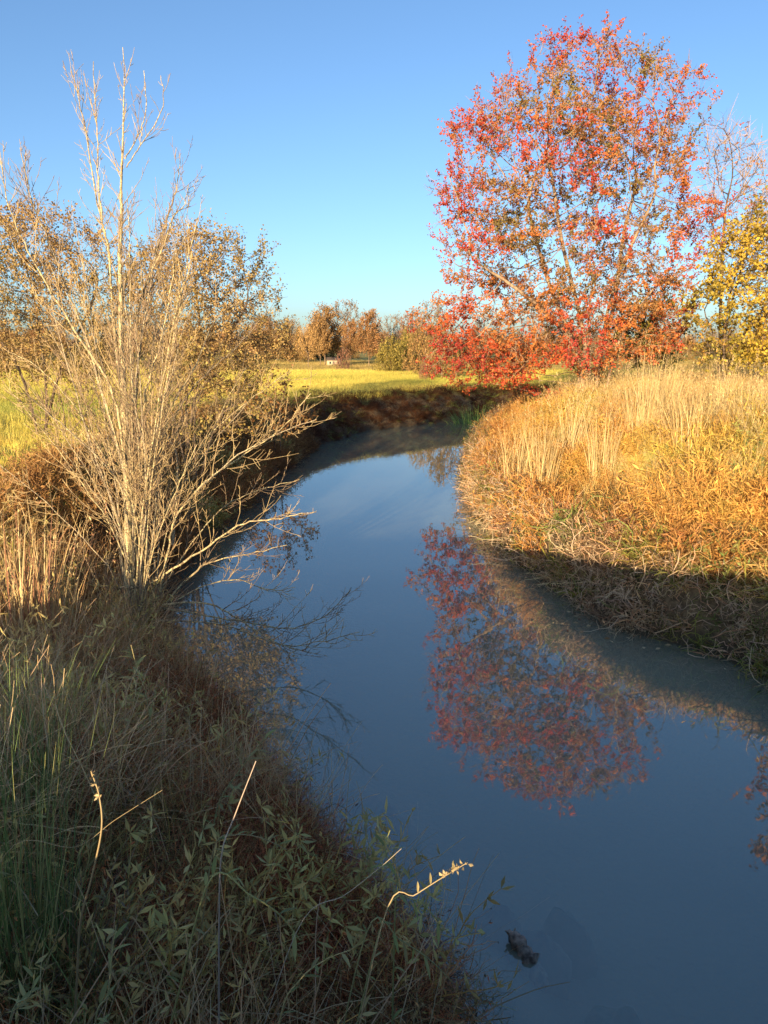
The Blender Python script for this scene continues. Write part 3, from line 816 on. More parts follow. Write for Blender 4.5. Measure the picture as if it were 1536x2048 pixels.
tree('thicket', 'rusty thicket at the brink of the left bank near the bend', 'shrub',
     [(750, 500, 580), (790, 470, 620), (830, 480, 640), (870, 500, 620)], 24.0, 160,
     [[(560, 880), (560, 840), (565, 800)], [(560, 880), (540, 830), (520, 800)]],
     M_bark_dark, (0.12, 0.07), 42, 0.25, 0.35, 4, 0.5, 6, 0.7, [(0.22, 0.10, 0.04), (0.36, 0.18, 0.06), (0.28, 0.20, 0.07)], 0.006, (0.22, 0.14, 0.08), depth=0.6)
tree('thicket', 'straw coloured thicket left of the bare tree at the meadow edge', 'shrub',
     [(720, 40, 180), (770, 20, 230), (830, 30, 240), (870, 60, 220)], 18.0, 200,
     [[(130, 890), (130, 840), (120, 790)], [(130, 890), (170, 830), (190, 780)]],
     M_bark_dark, (0.08, 0.05), 43, 0.25, 0.35, 4, 0.45, 5, 0.4, THK, 0.005, (0.34, 0.25, 0.14), depth=0.5)
YEL = [(0.52, 0.36, 0.05), (0.42, 0.32, 0.05), (0.24, 0.22, 0.045), (0.40, 0.24, 0.06)]
tree('yellow_tree', 'yellow leaved tree at the right edge beside the maple', 'tree',
     [(400, 1480, 1600), (450, 1440, 1660), (520, 1400, 1680), (600, 1370, 1690), (680, 1370, 1680), (735, 1380, 1640)], 25.5, 850,
     [[(1450, 760), (1448, 690), (1455, 610), (1480, 520)], [(1450, 760), (1480, 680), (1540, 600)], [(1450, 760), (1430, 680), (1405, 620)]],
     M_bark_dark, (0.13, 0.09), 33, 0.3, 0.42, 4, 0.55, 9, 0.75, YEL, 0.007, (0.2, 0.13, 0.08))
tree('sparse_tree', 'nearly bare tree with a few pink leaves between the maple and the yellow tree', 'tree',
     [(235, 1430, 1470), (280, 1400, 1530), (360, 1390, 1580), (440, 1390, 1590), (520, 1400, 1580), (600, 1410, 1560)], 32.0, 800,
     [[(1440, 755), (1440, 640), (1445, 520), (1450, 420)], [(1440, 755), (1465, 600), (1500, 480)]],
     M_bark_dark, (0.14, 0.09), 34, 0.32, 0.4, 5, 0.8, 2, 0.15, [(0.40, 0.05, 0.07), (0.42, 0.12, 0.08), (0.36, 0.2, 0.08)], 0.009, (0.36, 0.26, 0.18), up=0.12, tw_w=0.018)
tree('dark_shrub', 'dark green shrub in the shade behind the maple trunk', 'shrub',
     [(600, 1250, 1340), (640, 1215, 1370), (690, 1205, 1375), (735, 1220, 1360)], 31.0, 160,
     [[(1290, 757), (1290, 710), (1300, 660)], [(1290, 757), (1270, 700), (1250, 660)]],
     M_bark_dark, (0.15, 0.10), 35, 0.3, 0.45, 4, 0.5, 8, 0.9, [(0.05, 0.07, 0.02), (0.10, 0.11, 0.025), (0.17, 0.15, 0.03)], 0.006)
tree('olive_shrub', 'olive and yellow shrub under the right side of the maple', 'shrub',
     [(560, 1290, 1390), (610, 1225, 1400), (680, 1215, 1400), (720, 1230, 1390)], 29.5, 160,
     [[(1320, 757), (1318, 700), (1310, 640)], [(1320, 757), (1345, 690), (1370, 640)]],
     M_bark_dark, (0.15, 0.10), 36, 0.3, 0.5, 3, 0.5, 6, 0.6, [(0.22, 0.19, 0.04), (0.32, 0.26, 0.05), (0.36, 0.18, 0.05)], 0.006)
# beyond the right edge of the frame: its reflection shows in the creek
tree('maple_tree', 'rust red tree past the right edge, seen in the water', 'tree',
     [(-120, 1790, 1960), (0, 1700, 2050), (150, 1660, 2120), (330, 1630, 2150), (520, 1640, 2150), (660, 1690, 2090)], 24.0, 480,
     [[(1870, 780), (1870, 620), (1880, 430), (1890, 250)], [(1870, 780), (1840, 600), (1780, 430)], [(1870, 780), (1900, 600), (1980, 430)]],
     M_bark_maple, (0.20, 0.13), 37, 0.4, 0.6, 4, 0.75, 7, 0.85, [(0.36, 0.06, 0.04), (0.32, 0.14, 0.04), (0.24, 0.17, 0.04)], 0.007)

# ---- far trees: a few grown kinds, each placed tree a copy with its own size
def far_kind(shape, leaf_n, cols, seed, h=9.0, wd=5.0, dens=0.6, up=0.1, twigL=1.3, tww=0.05, trunk=0.25, leafS=(0.32, 0.22), twc=(0.3, 0.2, 0.12)):
    """returns the meshes of a tree of height h: trunk wood and crown"""
    r = np.random.default_rng(seed)
    n = 230
    t = r.uniform(0, 1, n); th = r.uniform(0, 6.283, n); rho = r.uniform(0, 1, n) ** 0.5
    prof = {'round': lambda t: np.sqrt(np.clip(1 - (2 * t - 1) ** 2, 0, 1)), 'tall': lambda t: np.clip(np.sin(np.pi * (0.15 + 0.8 * t)), 0, 1) ** 0.7,
            'fan': lambda t: 0.25 + 0.75 * t ** 0.6 * (1 - np.clip((t - 0.8) / 0.2, 0, 1) ** 2 * 0.6), 'bush': lambda t: np.sqrt(np.clip(1 - t ** 2, 0, 1))}[shape]
    z0 = trunk * h if shape != 'bush' else 0.05 * h
    A = np.stack([prof(t) * rho * np.cos(th) * wd / 2, prof(t) * rho * np.sin(th) * wd / 2, z0 + t * (h - z0)], 1)
    st = [[np.array([0, 0, -0.1]), np.array([0.05, 0, z0 * 0.5]), np.array([0, 0.05, z0]), np.array([0.1, 0, z0 + 0.15 * h])]]
    P, par = colonize(A, st, 0.55, 4.0, 0.75, 90, up, 0.15, r)
    rad = radii(P, par, 0.02, 2.3)
    wood = MB()
    for p, ch in chains(P, par, rad):
        if len(ch) > 1: wood.add(*tube(P[ch], rad[ch] * (1.0 if p < 0 else 0.9), 5 if rad[ch].max() > .06 else 3))
    cr = MB()
    a, b, c, k = twig_sprays(P, par, rad, np.zeros(3), 0.055, 5, twigL, tww, r, 0.45, twc, up + 0.35, cr)
    cc = np.array(cols)
    V = cr.V[-1]; sel = cc[r.integers(0, len(cc), len(a))] * r.uniform(0.7, 1.2, (len(a), 1))
    cr.C[-1] = np.repeat(sel, 6, 0)
    if leaf_n:
        dn = np.clip(dens + 0.7 * vnoise(P[k], 0.4, seed), 0.05, 1)
        leafage(cr, a, b, c, leaf_n, leafS[0], leafS[1], r, lambda p, idx: np.clip(cc[r.integers(0, len(cc), len(p))] * (1 + 0.45 * vnoise(p, 0.5, seed + 2)[:, None]) * r.uniform(0.75, 1.2, (len(p), 1)), 0.01, 0.8),
                lambda p, idx: r.uniform(0, 1, len(idx)) < dn[idx], loose=0.2)
    return wood.mesh('trunk', M_bark_far, True), cr.mesh('crown', M_leaf)

FK = {'tan_tall': far_kind('tall', 9, [(0.36, 0.22, 0.09), (0.42, 0.26, 0.10), (0.30, 0.18, 0.08)], 51, 10, 6.5, 0.8, up=0.25),
      'grey_arch': far_kind('fan', 3, [(0.30, 0.22, 0.13), (0.26, 0.18, 0.11)], 52, 11, 6, 0.3, 0.2, trunk=0.3),
      'gold_bare': far_kind('round', 3, [(0.45, 0.28, 0.10), (0.50, 0.31, 0.12)], 53, 7, 6.5, 0.4, 0.15),
      'red_tall': far_kind('tall', 9, [(0.32, 0.16, 0.07), (0.38, 0.20, 0.08), (0.30, 0.19, 0.08)], 54, 10, 6.5, 0.8, up=0.28),
      'pink': far_kind('round', 4, [(0.32, 0.15, 0.09), (0.35, 0.19, 0.10), (0.27, 0.17, 0.08)], 55, 9, 7),
      'olive': far_kind('bush', 7, [(0.30, 0.24, 0.05), (0.24, 0.20, 0.05), (0.36, 0.27, 0.07)], 56, 5, 6.5, 0.75),
      'brown_bush': far_kind('bush', 4, [(0.32, 0.18, 0.07), (0.36, 0.22, 0.08), (0.26, 0.19, 0.06)], 57, 6, 7, 0.7),
      'dark': far_kind('bush', 7, [(0.06, 0.065, 0.025), (0.09, 0.085, 0.03), (0.12, 0.10, 0.04)], 58, 7, 6, 0.8),
      'purple': far_kind('bush', 3, [(0.28, 0.13, 0.09), (0.30, 0.16, 0.09)], 59, 4, 5, 0.6)}
def far_tree(kind, u, vtop, y, width_px, name, label, cat='tree', vbase=None, rz=None):
    y *= 0.68; q = at_y(u, 700, y); z = G(q.x, y)
    top = at_y(u, vtop, y).z
    wm, cm = FK[kind]
    h0 = 0.85 * max(v.co.z for v in cm.vertices); w0 = max(v.co.x for v in cm.vertices) - min(v.co.x for v in cm.vertices)
    s = (top - z) / h0; sw = width_px / FPX * y / w0
    t = thing(name, label, cat, (q.x, y, z), 'trees beyond the meadow', random.uniform(0, 6.28) if rz is None else rz)
    t.scale = (sw, sw, s)
    for me, nm in ((wm, 'trunk'), (cm, 'crown')):
        o = bpy.data.objects.new(nm, me); COL.objects.link(o); o.parent = t
    return t
far_tree('tan_tall', 650, 622, 150, 95, 'poplar_tree', 'tall tan tree, highest rounded crown across the meadow')
far_tree('grey_arch', 692, 613, 152, 70, 'bare_tree', 'thin grey crown arching over sky beside the tall tan tree')
far_tree('gold_bare', 616, 655, 128, 62, 'bare_tree', 'small golden bare tree standing in front of the tall tan tree')
far_tree('tan_tall', 640, 640, 144, 60, 'poplar_tree', 'short tan tree left of the pale building')
far_tree('red_tall', 738, 634, 135, 78, 'poplar_tree', 'tall reddish brown tree in the middle of the far tree line')
far_tree('red_tall', 702, 650, 146, 50, 'poplar_tree', 'narrow copper tree between the arching crown and the reddish tree')
far_tree('grey_arch', 785, 640, 150, 46, 'bare_tree', 'small grey tree right of the reddish brown tree')
far_tree('pink', 828, 630, 140, 75, 'broadleaf_tree', 'dusky pink tree in the far tree line near the red maple')
far_tree('grey_arch', 866, 612, 155, 60, 'bare_tree', 'tall bare tree showing above the far bushes beside the red maple')
far_tree('purple', 686, 694, 118, 44, 'shrub', 'low purple brown shrub below the reddish brown tree', 'shrub')
far_tree('olive', 780, 678, 105, 72, 'shrub', 'olive green willow bush at the far edge of the meadow', 'shrub')
far_tree('brown_bush', 842, 655, 92, 95, 'shrub', 'broad brown bush at the right end of the meadow', 'shrub')
far_tree('brown_bush', 885, 640, 84, 110, 'shrub', 'tawny bush partly behind the lower left leaves of the maple', 'shrub')
far_tree('olive', 815, 665, 112, 60, 'shrub', 'dull green bush behind the broad brown bush', 'shrub')
far_tree('brown_bush', 578, 644, 170, 90, 'broadleaf_tree', 'dull brown rounded tree at the left of the far tree line')
far_tree('purple', 848, 722, 80, 26, 'shrub', 'tiny reddish bush on the meadow before the brown bush', 'shrub')
far_tree('tan_tall', 530, 640, 165, 80, 'poplar_tree', 'tan tree showing through the oak twigs above the meadow')
far_tree('brown_bush', 470, 690, 130, 90, 'shrub', 'brown bush seen through the bare tree across the meadow', 'shrub')
far_tree('gold_bare', 60, 672, 130, 120, 'bare_tree', 'golden tree across the meadow at the left edge')
far_tree('brown_bush', 190, 690, 125, 120, 'shrub', 'brown bush across the meadow behind the left oak', 'shrub')

# wood beyond, one mass
wc = bpy.data.collections.new('wood_kinds')
for j_, kk in enumerate(('tan_tall', 'red_tall', 'dark', 'brown_bush', 'grey_arch', 'pink')):
    mb_o = bpy.data.objects.new('wood_%02d' % j_, FK[kk][1]); wc.objects.link(mb_o)
protos['wood'] = (wc, 6)
n = 900
x = rng.uniform(-300, 300, n); y = 128 + rng.uniform(0, 1, n) ** 1.5 * 200 + 0.0006 * x * x
z = ground(x, y)
scatter('distant_wood', 'wood', x, y, z - 0.3, rng.uniform(0.48, 0.7, n), vary(np.ones((n, 3)) * 0.8, 0.1), 'brown autumn wood along the horizon', 0.03)

# pale building between far trunks
hb = at_y(668, 715, 100); hz = G(hb.x, 100)
M_wall = bark_mat('cream_wall', (0.52, 0.45, 0.31), (0.42, 0.37, 0.26), 0.8, 0.5)
M_roof = bark_mat('brown_roof', (0.16, 0.12, 0.10), (0.10, 0.08, 0.07), 2, 0.5)
M_pane = bark_mat('dark_pane', (0.04, 0.05, 0.06), (0.03, 0.04, 0.05), 2, 0.5)
hs = thing('farm_building', 'small cream building glimpsed between the trunks of the far trees', 'building', (hb.x, 100, hz))
hs.scale = (0.28, 0.32, 0.34)
box(MB(), -3.2, 3.2, -2, 2, -0.2, 2.3).build('wall', M_wall, hs)
rf = MB(); rf.add([(-3.5, -2.4, 2.2), (3.5, -2.4, 2.2), (3.5, 0, 3.5), (-3.5, 0, 3.5), (-3.5, 2.4, 2.2), (3.5, 2.4, 2.2)], [(0, 1, 2, 3), (3, 2, 5, 4)], [(0, 3, 4), (1, 5, 2)]); rf.build('roof', M_roof, hs)
for xx in (-2.1, 1.6): box(MB(), xx, xx + 0.9, -2.04, -1.9, 0.9, 1.8).build('window', M_pane, hs)
box(MB(), -0.6, 0.35, -2.04, -1.9, -0.1, 1.9).build('door', M_roof, hs)

# ------------------------------------------------------------------ the bare tree on the left bank
r3 = np.random.default_rng(5)
bb = at_z(262, 1262, 0.35)
BY = bb.y
base = np.array([bb.x, BY, G(bb.x, BY) - 0.1])
bare = thing('bare_tree', 'bare many stemmed tree with pale lichened bark leaning over the water on the left', 'tree', base)
stems = [  # pixel path, base radius, depth drift from base to tip
    ([(258, 1265), (258, 1100), (255, 950), (248, 800), (243, 650), (240, 480), (246, 310), (249, 96)], 0.068, 0.3),
    ([(256, 1040), (250, 860), (232, 700), (217, 508), (204, 445), (190, 379), (165, 230), (140, 132)], 0.034, 0.6),
    ([(204, 445), (196, 350), (194, 260), (186, 125)], 0.014, 0.7),
    ([(246, 900), (225, 780), (158, 675), (104, 587), (50, 490), (17, 408), (-2, 300)], 0.024, -0.6),
    ([(250, 950), (180, 700), (137, 587), (92, 470), (62, 396), (41, 296)], 0.024, -0.2),
    ([(250, 318), (275, 275), (292, 216), (287, 142)], 0.010, 0.4),
    ([(253, 335), (283, 287), (325, 216), (321, 152)], 0.010, 0.1),
    ([(262, 980), (266, 800), (267, 675), (292, 570), (325, 500), (345, 437), (366, 412), (379, 368)], 0.024, 0.9),
    ([(268, 900), (280, 700), (308, 530), (333, 446), (354, 366), (360, 316)], 0.02, 1.2),
    ([(320, 1180), (337, 1100), (351, 1037), (410, 965), (474, 919), (565, 855), (622, 785)], 0.026, -0.5),
    ([(351, 1030), (450, 930), (547, 872), (633, 838)], 0.016, -0.9),
    ([(345, 1090), (355, 920), (328, 846), (387, 737), (430, 640), (485, 600)], 0.028, 0.8),
    ([(270, 1200), (273, 1055), (282, 920), (292, 780), (320, 690), (345, 560), (352, 470)], 0.03, 0.5),
    ([(237, 1177), (296, 1168), (328, 1138), (342, 1070), (353, 1000)], 0.026, -0.2),
    ([(332, 1147), (410, 1097), (478, 1050), (547, 1037), (633, 1022)], 0.02, -0.6),
    ([(325, 1210), (410, 1206), (478, 1238), (547, 1283), (622, 1308)], 0.02, -0.9),
    ([(315, 1225), (387, 1147), (420, 1125), (483, 1110), (575, 1090)], 0.022, 0.5),
    ([(320, 1215), (456, 1238), (574, 1256), (647, 1233), (702, 1180)], 0.016, -0.1),
    ([(310, 1240), (450, 1250), (560, 1290), (640, 1283), (718, 1264)], 0.013, -1.0),
    ([(258, 1060), (237, 965), (150, 873), (68, 803), (35, 770)], 0.018, -1.0),
    ([(255, 1000), (200, 900), (140, 800), (70, 730), (10, 700)], 0.018, 0.9),
    ([(256, 1100), (215, 980), (180, 880), (150, 780), (110, 640), (100, 560)], 0.02, 0.4),
    ([(275, 1180), (300, 1000), (330, 870), (400, 760), (470, 700), (520, 640)], 0.022, 1.3),
    ([(290, 1200), (318, 1050), (360, 960), (420, 870), (500, 800), (575, 745)], 0.02, 0.4),
    ([(265, 1230), (250, 1100), (225, 1000), (190, 930), (170, 850)], 0.016, -0.8),
    ([(285, 1230), (300, 1120), (312, 1000), (310, 880), (340, 760), (370, 640)], 0.024, -0.5),
    ([(280, 1240), (285, 1100), (300, 950), (270, 800), (290, 640), (315, 480)], 0.026, -0.7),
    ([(300, 1220), (360, 1120), (440, 1020), (520, 980), (600, 960)], 0.016, 0.9),
    ([(255, 1240), (245, 1120), (235, 1000), (215, 860), (195, 720), (170, 560), (150, 440)], 0.02, 1.1),
    ([(310, 1230), (390, 1180), (470, 1160), (540, 1180), (590, 1175)], 0.012, -0.3),
]
for q_ in range(32):
    sgn = r3.uniform(-1, 1); hgt = r3.uniform(0.35, 1.0); u0 = r3.uniform(250, 320); v0 = r3.uniform(1150, 1250)
    u3 = u0 + sgn * r3.uniform(90, 330) + 20; v3 = 1110 - hgt * (860 - 380 * abs(sgn)) + r3.normal(0, 40)
    u1 = u0 + (u3 - u0) * 0.22; v1 = v0 + (v3 - v0) * 0.36; u2 = u0 + (u3 - u0) * 0.62; v2 = v0 + (v3 - v0) * 0.72
    stems.append(([(u0, v0), (u1, v1), (u2, v2), (u3, v3)], r3.uniform(0.008, 0.017), r3.uniform(-1.0, 1.4)))
def shoots(mb, path, rad, level, r, col):
    n = len(path); L = np.linalg.norm(np.diff(path, axis=0), axis=1).sum()
    cnt = int(L * (7.2 if level == 0 else 10.0))
    for _ in range(cnt):
        f = r.uniform(0.22 if level == 0 else 0.1, 0.97); i = f * (n - 1); i0 = int(i)
        p = path[i0] + (path[min(i0 + 1, n - 1)] - path[i0]) * (i - i0)
        d = unit(path[min(i0 + 1, n - 1)] - path[max(i0 - 1, 0)])
        side = unit(np.cross(d, r.normal(0, 1, 3)))
        ang = r.uniform(0.45, 0.95)
        dd = d * math.cos(ang) + side * math.sin(ang)
        ln = (0.75 if level == 0 else 0.24) * r.uniform(0.3, 1.15) * (1.1 - 0.7 * f) * min(1.4, 0.5 + L / 3)
        if ln < 0.03: continue
        pl = wander(p, dd, ln, 5 if level == 0 else 3, 0.12, r, (0, 0, 0.13))
        rr = min(rad[i0] * 0.55, 0.0075) if level == 0 else 0.0026
        mb.add(*tube(pl, np.linspace(max(rr * 0.8, 0.0038), 0.0022, len(pl)), 3))
        if level == 0: shoots(mb, pl, np.full(len(pl), rr), 1, r, col)
for pth, r0_, dy in stems:
    m_ = len(pth)
    ds = 0.25 * dy if pth[0] not in ((258, 1265),) else 0
    pts = [tuple(at_y(u, v, BY + ds + dy * (j_ / (m_ - 1)))) for j_, (u, v) in enumerate(pth)]
    path = spline(pts, m_ * 5) + 0
    path[1:] += r3.normal(0, 0.006, (len(path) - 1, 3))
    path -= base
    if r0_ < 0.05: r0_ = min(r0_ * 0.75, 0.022) if pth[-1][1] < 560 else min(r0_ * 0.72, 0.017)
    rr = np.linspace(r0_, 0.004, len(path)) if r0_ < 0.05 else r0_ * (1 - np.linspace(0, 1, len(path))) ** 1.1 + 0.004
    st = MB().add(*tube(path, rr, 7)).build('trunk' if r0_ > 0.05 else 'stem', M_bark_pale if r3.uniform() < 0.6 or r0_ > 0.05 else M_bark_grey, bare, True)
    sh = MB(); shoots(sh, path, rr, 0, r3, None)
    tag(sh.build('twigs', M_twig if r3.uniform() < 0.55 else M_twig_dark, st, False), kind='stuff')

# ------------------------------------------------------------------ single plants of the near banks
def clump_thing(name, label, cat, u, v, zg, n, h, wd, spread, lean, curl, cols, group=None, seeds=0, seed=0):
    r = np.random.default_rng(100 + seed)
    q = at_z(u, v, zg); z = G(q.x, q.y)
    t = thing(name, label, cat, (q.x, q.y, z), group)
    mb = MB(); P = add_blades(mb, n, h, wd, spread, lean, curl, 6, cols, r)
    tag(mb.build('blades', M_stalk, t), kind='stuff')
    if seeds:
        s = MB(); k = r.choice(n, seeds, False)
        for j_ in range(9):
            add_leaves(s, P[k] + r.normal(0, 0.012, (seeds, 3)) - [0, 0, 0.022 * j_], r.normal(0, 0.35, (seeds, 3)) + [0, 0, 1], 0.05, 0.012, cols, r)
        tag(s.build('seed_heads', M_stalk, t), kind='stuff')
    return t
REED = [(0.50, 0.36, 0.16), (0.42, 0.26, 0.13), (0.36, 0.17, 0.10), (0.52, 0.42, 0.22)]
clump_thing('reed_clump', 'tall straw reeds at the left edge, tallest of the reeds', 'reeds', 25, 1190, 1.4, 120, 1.75, 0.016, 0.35, 0.22, 0.35, REED, 'reeds on the left bank', 30, 1)
clump_thing('reed_clump', 'straw reeds leaning right towards the bare tree', 'reeds', 95, 1180, 1.35, 90, 1.5, 0.015, 0.28, 0.35, 0.5, REED, 'reeds on the left bank', 24, 2)
clump_thing('reed_clump', 'short reddish reeds behind the tall straw reeds', 'reeds', 40, 1080, 1.6, 80, 1.1, 0.015, 0.4, 0.3, 0.6, REED, 'reeds on the left bank', 10, 3)
RUSH = [(0.16, 0.24, 0.07), (0.22, 0.29, 0.09), (0.34, 0.34, 0.13), (0.11, 0.17, 0.06)]
clump_thing('rush_clump', 'dark green upright rushes with sunlit tips at the left edge', 'rushes', 10, 1790, 1.45, 260, 1.4, 0.0075, 0.26, 0.3, 0.18, RUSH, 'rushes on the near bank', 0, 4)
clump_thing('rush_clump', 'green rushes at the left edge behind the tallest rushes', 'rushes', 35, 1600, 1.2, 170, 1.1, 0.008, 0.3, 0.45, 0.5, RUSH, 'rushes on the near bank', 0, 7)
clump_thing('rush_clump', 'short green rushes leaning right below the curved pale stalk', 'rushes', 120, 1900, 1.35, 150, 0.85, 0.0065, 0.22, 0.6, 0.6, RUSH, 'rushes on the near bank', 0, 8)
clump_thing('rush_clump', 'thin rushes slanting right across the dark weeds', 'rushes', 90, 1840, 1.3, 70, 0.95, 0.006, 0.12, 0.75, 0.35, [(0.20, 0.18, 0.09), (0.30, 0.25, 0.13), (0.12, 0.14, 0.05)], 'rushes on the near bank', 0, 5)
clump_thing('grass_tussock', 'drooping dry tussock in the lower left weeds', 'grass tussock', 150, 1840, 1.3, 150, 0.9, 0.006, 0.12, 0.8, 1.6, [(0.24, 0.18, 0.12), (0.30, 0.22, 0.14)], None, 12, 6)

TUS = [(1035, 800, 'straw tussock at the left end of the crest beside the maple leaves'), (1095, 790, 'straw tussock below the hanging red boughs'), (1150, 785, 'straw tussock in front of the maple trunk'),
       (1215, 780, 'pale tussock right of the maple trunk'), (1285, 770, 'tall plumed tussock in front of the dark shrub'), (1325, 775, 'tallest plumed tussock at the middle of the crest'),
       (1385, 775, 'pale tussock between the dark shrub and the yellow tree'), (1440, 780, 'tussock in front of the yellow tree trunk'), (1500, 785, 'tussock at the right edge below the yellow tree')]
for j_, (u, v, lb) in enumerate(TUS):
    r = np.random.default_rng(300 + j_)
    yy = 14.5 + 4 * r.uniform(); q = at_y(u, v, yy); z = G(q.x, yy)
    t = thing('grass_tussock', lb, 'grass tussock', (q.x, yy, z), 'straw tussocks along the crest')
    hh = 1.75 if j_ not in (4, 5) else 2.25
    mb = MB(); P = add_blades(mb, 130, hh, 0.011, 0.28, 0.22, 0.55, 6, [(0.55, 0.42, 0.19), (0.48, 0.34, 0.14), (0.58, 0.46, 0.24)], r)
    tag(mb.build('blades', M_stalk, t), kind='stuff')
    s = MB(); k = r.choice(130, 30, False)
    for i_ in range(8): add_leaves(s, P[k] + r.normal(0, 0.012, (30, 3)) - [0, 0, 0.025 * i_], r.normal(0, 0.35, (30, 3)) + [0, 0, 1], 0.06, 0.012, [(0.45, 0.33, 0.17), (0.50, 0.38, 0.2)], r)
    tag(s.build('seed_heads', M_stalk, t), kind='stuff')

# green bush at the water where the creek turns out of sight
q = at_z(945, 828, 0.5); r = np.random.default_rng(77)
t = thing('green_bush', 'round dark green sedge bush at the water where the creek turns', 'bush', (q.x, q.y, G(q.x, q.y)))
mb = MB(); add_blades(mb, 520, 2.1, 0.035, 0.8, 0.7, 1.3, 6, [(0.07, 0.18, 0.06), (0.11, 0.25, 0.07), (0.22, 0.30, 0.08)], r)
tag(mb.build('blades', M_stalk, t), kind='stuff')

# single stalks and leafy sprays standing out of the near weeds
def stalk(name, label, pts, y, rad, col, leaves=0, leafL=0.07, lcol=None, seed=0, tip=0, group=None, cat='stalk'):
    r = np.random.default_rng(500 + seed)
    P3 = [tuple(at_y(u, v, yy)) for (u, v), yy in zip(pts, y if isinstance(y, (list, tuple)) else [y] * len(pts))]
    f0 = P3[0]; g0 = G(f0[0] - 0.05, f0[1])
    if f0[2] > g0 + 0.1:                              # carry the stem on down to the soil
        hx, hy = P3[1][0] - f0[0], P3[1][1] - f0[1]; hl = max(math.hypot(hx, hy), 1e-6); dz = f0[2] - g0
        kx, ky = hx / hl * min(0.6, hl * 2) * dz, hy / hl * min(0.6, hl * 2) * dz
        gp = (f0[0] - kx, f0[1] - ky, g0 - 0.03)
        P3 = [gp, tuple(0.62 * a_ + 0.38 * b_ for a_, b_ in zip(f0, gp))] + P3
    path = spline(P3, 5 * len(P3)); b = path[0].copy(); path = path - b
    t = thing(name, label, cat, b, group)
    V, Q = tube(path, np.linspace(rad, rad * 0.45, len(path)), 5)
    MB().add(V, Q, col=col).build('stem', M_stalk, t, True)
    if leaves:
        for j_ in range(leaves):
            i_ = int(len(path) * (0.25 + 0.72 * j_ / leaves)); d = unit(path[min(i_ + 1, len(path) - 1)] - path[i_ - 1])
            side = unit(np.cross(d, r.normal(0, 1, 3)))
            dd = unit(d * 0.6 + side)
            L = leafL * r.uniform(0.6, 1.2); W = L * 0.2; S = unit(np.cross(dd, [0.1, 0.2, 1])); Nn = np.cross(S, dd)
            m3 = MB(); f = [0, 0.2, 0.5, 0.8, 1]; wv = [0.1, 0.8, 1, 0.6, 0.02]; vv = []
            for ff, ww_ in zip(f, wv):
                cpt = path[i_] + dd * L * ff - np.array([0, 0, 0.25 * L]) * ff ** 2
                vv += [cpt - S * W * ww_ / 2 + Nn * W * .2 * ww_, cpt, cpt + S * W * ww_ / 2 + Nn * W * .2 * ww_]
            qq = []
            for a_ in range(4): qq += [(a_ * 3, a_ * 3 + 1, a_ * 3 + 4, a_ * 3 + 3), (a_ * 3 + 1, a_ * 3 + 2, a_ * 3 + 5, a_ * 3 + 4)]
            m3.add(vv, qq, col=pal(lcol, 1, r)[0]); m3.build('leaf', M_leaf, t)
    if tip:
        s = MB(); k = np.linspace(len(path) * 0.8, len(path) - 1, tip).astype(int)
        add_leaves(s, path[k] + r.normal(0, 0.004, (tip, 3)), r.normal(0, 0.6, (tip, 3)) + [0, 0, 0.6], 0.022, 0.010, [col], r)
        tag(s.build('seed_head', M_stalk, t), kind='stuff')
    return t
PALE, LG = (0.36, 0.28, 0.15), [(0.24, 0.27, 0.09), (0.30, 0.30, 0.11), (0.36, 0.30, 0.12)]
stalk('dead_stalk', 'pale curved dead stalk lit by the sun at lower left', [(160, 1850), (182, 1760), (203, 1660), (198, 1590), (182, 1542)], [2.5, 2.4, 2.3, 2.3, 2.3], 0.0055, PALE, 0, tip=14, seed=1)
stalk('dead_stalk', 'straight thin dead stalk with a sunlit tip over the reddish weeds', [(438, 1850), (443, 1710), (470, 1630), (512, 1522)], [2.6, 2.6, 2.65, 2.7], 0.005, (0.42, 0.34, 0.26), 0, seed=2)
stalk('dead_stalk', 'bent pale grass stalk lying left of the curved stalk', [(20, 1697), (150, 1694), (230, 1640), (325, 1580)], 2.5, 0.0018, PALE, 0, seed=3)
stalk('dead_stalk', 'long pale stem slanting towards the water over the near weeds', [(600, 1850), (690, 1790), (760, 1735), (803, 1697)], 2.3, 0.0022, (0.42, 0.36, 0.26), 0, seed=4)
stalk('weed_spray', 'leafy spray with a sunlit tip reaching farthest over the water', [(770, 1830), (830, 1790), (880, 1758), (935, 1725)], 2.05, 0.003, (0.38, 0.30, 0.16), 8, 0.04, [(0.30, 0.28, 0.11), (0.36, 0.30, 0.13)], 5, 30, 'leafy sprays at the water edge', 'plant')
stalk('weed_spray', 'upright green sprig at the water edge', [(790, 1830), (795, 1760), (770, 1700), (780, 1660)], 2.5, 0.004, (0.26, 0.27, 0.1), 10, 0.09, LG, 6, 0, 'leafy sprays at the water edge', 'plant')
stalk('weed_spray', 'arching green spray drooping right below the sunlit tip', [(770, 1830), (830, 1800), (865, 1830), (885, 1865)], 2.3, 0.0035, (0.3, 0.3, 0.12), 9, 0.06, LG, 7, 16, 'leafy sprays at the water edge', 'plant')
stalk('weed_spray', 'low leafy spray trailing over the bottom of the creek edge', [(740, 1850), (800, 1880), (860, 1920), (905, 1965)], 2.4, 0.004, (0.3, 0.28, 0.12), 10, 0.07, LG, 8, 0, 'leafy sprays at the water edge', 'plant')
stalk('weed_spray', 'leafy stem across the middle of the near weeds', [(420, 1760), (500, 1790), (560, 1830), (600, 1880)], 2.4, 0.005, (0.34, 0.32, 0.12), 12, 0.08, LG, 9, 0, 'leafy sprays among the near weeds', 'plant')
stalk('weed_spray', 'grey green leafy stem at the bottom left corner', [(20, 2040), (60, 1990), (70, 1940)], 2.0, 0.004, (0.3, 0.3, 0.14), 8, 0.07, LG, 10, 0, 'leafy sprays among the near weeds', 'plant')
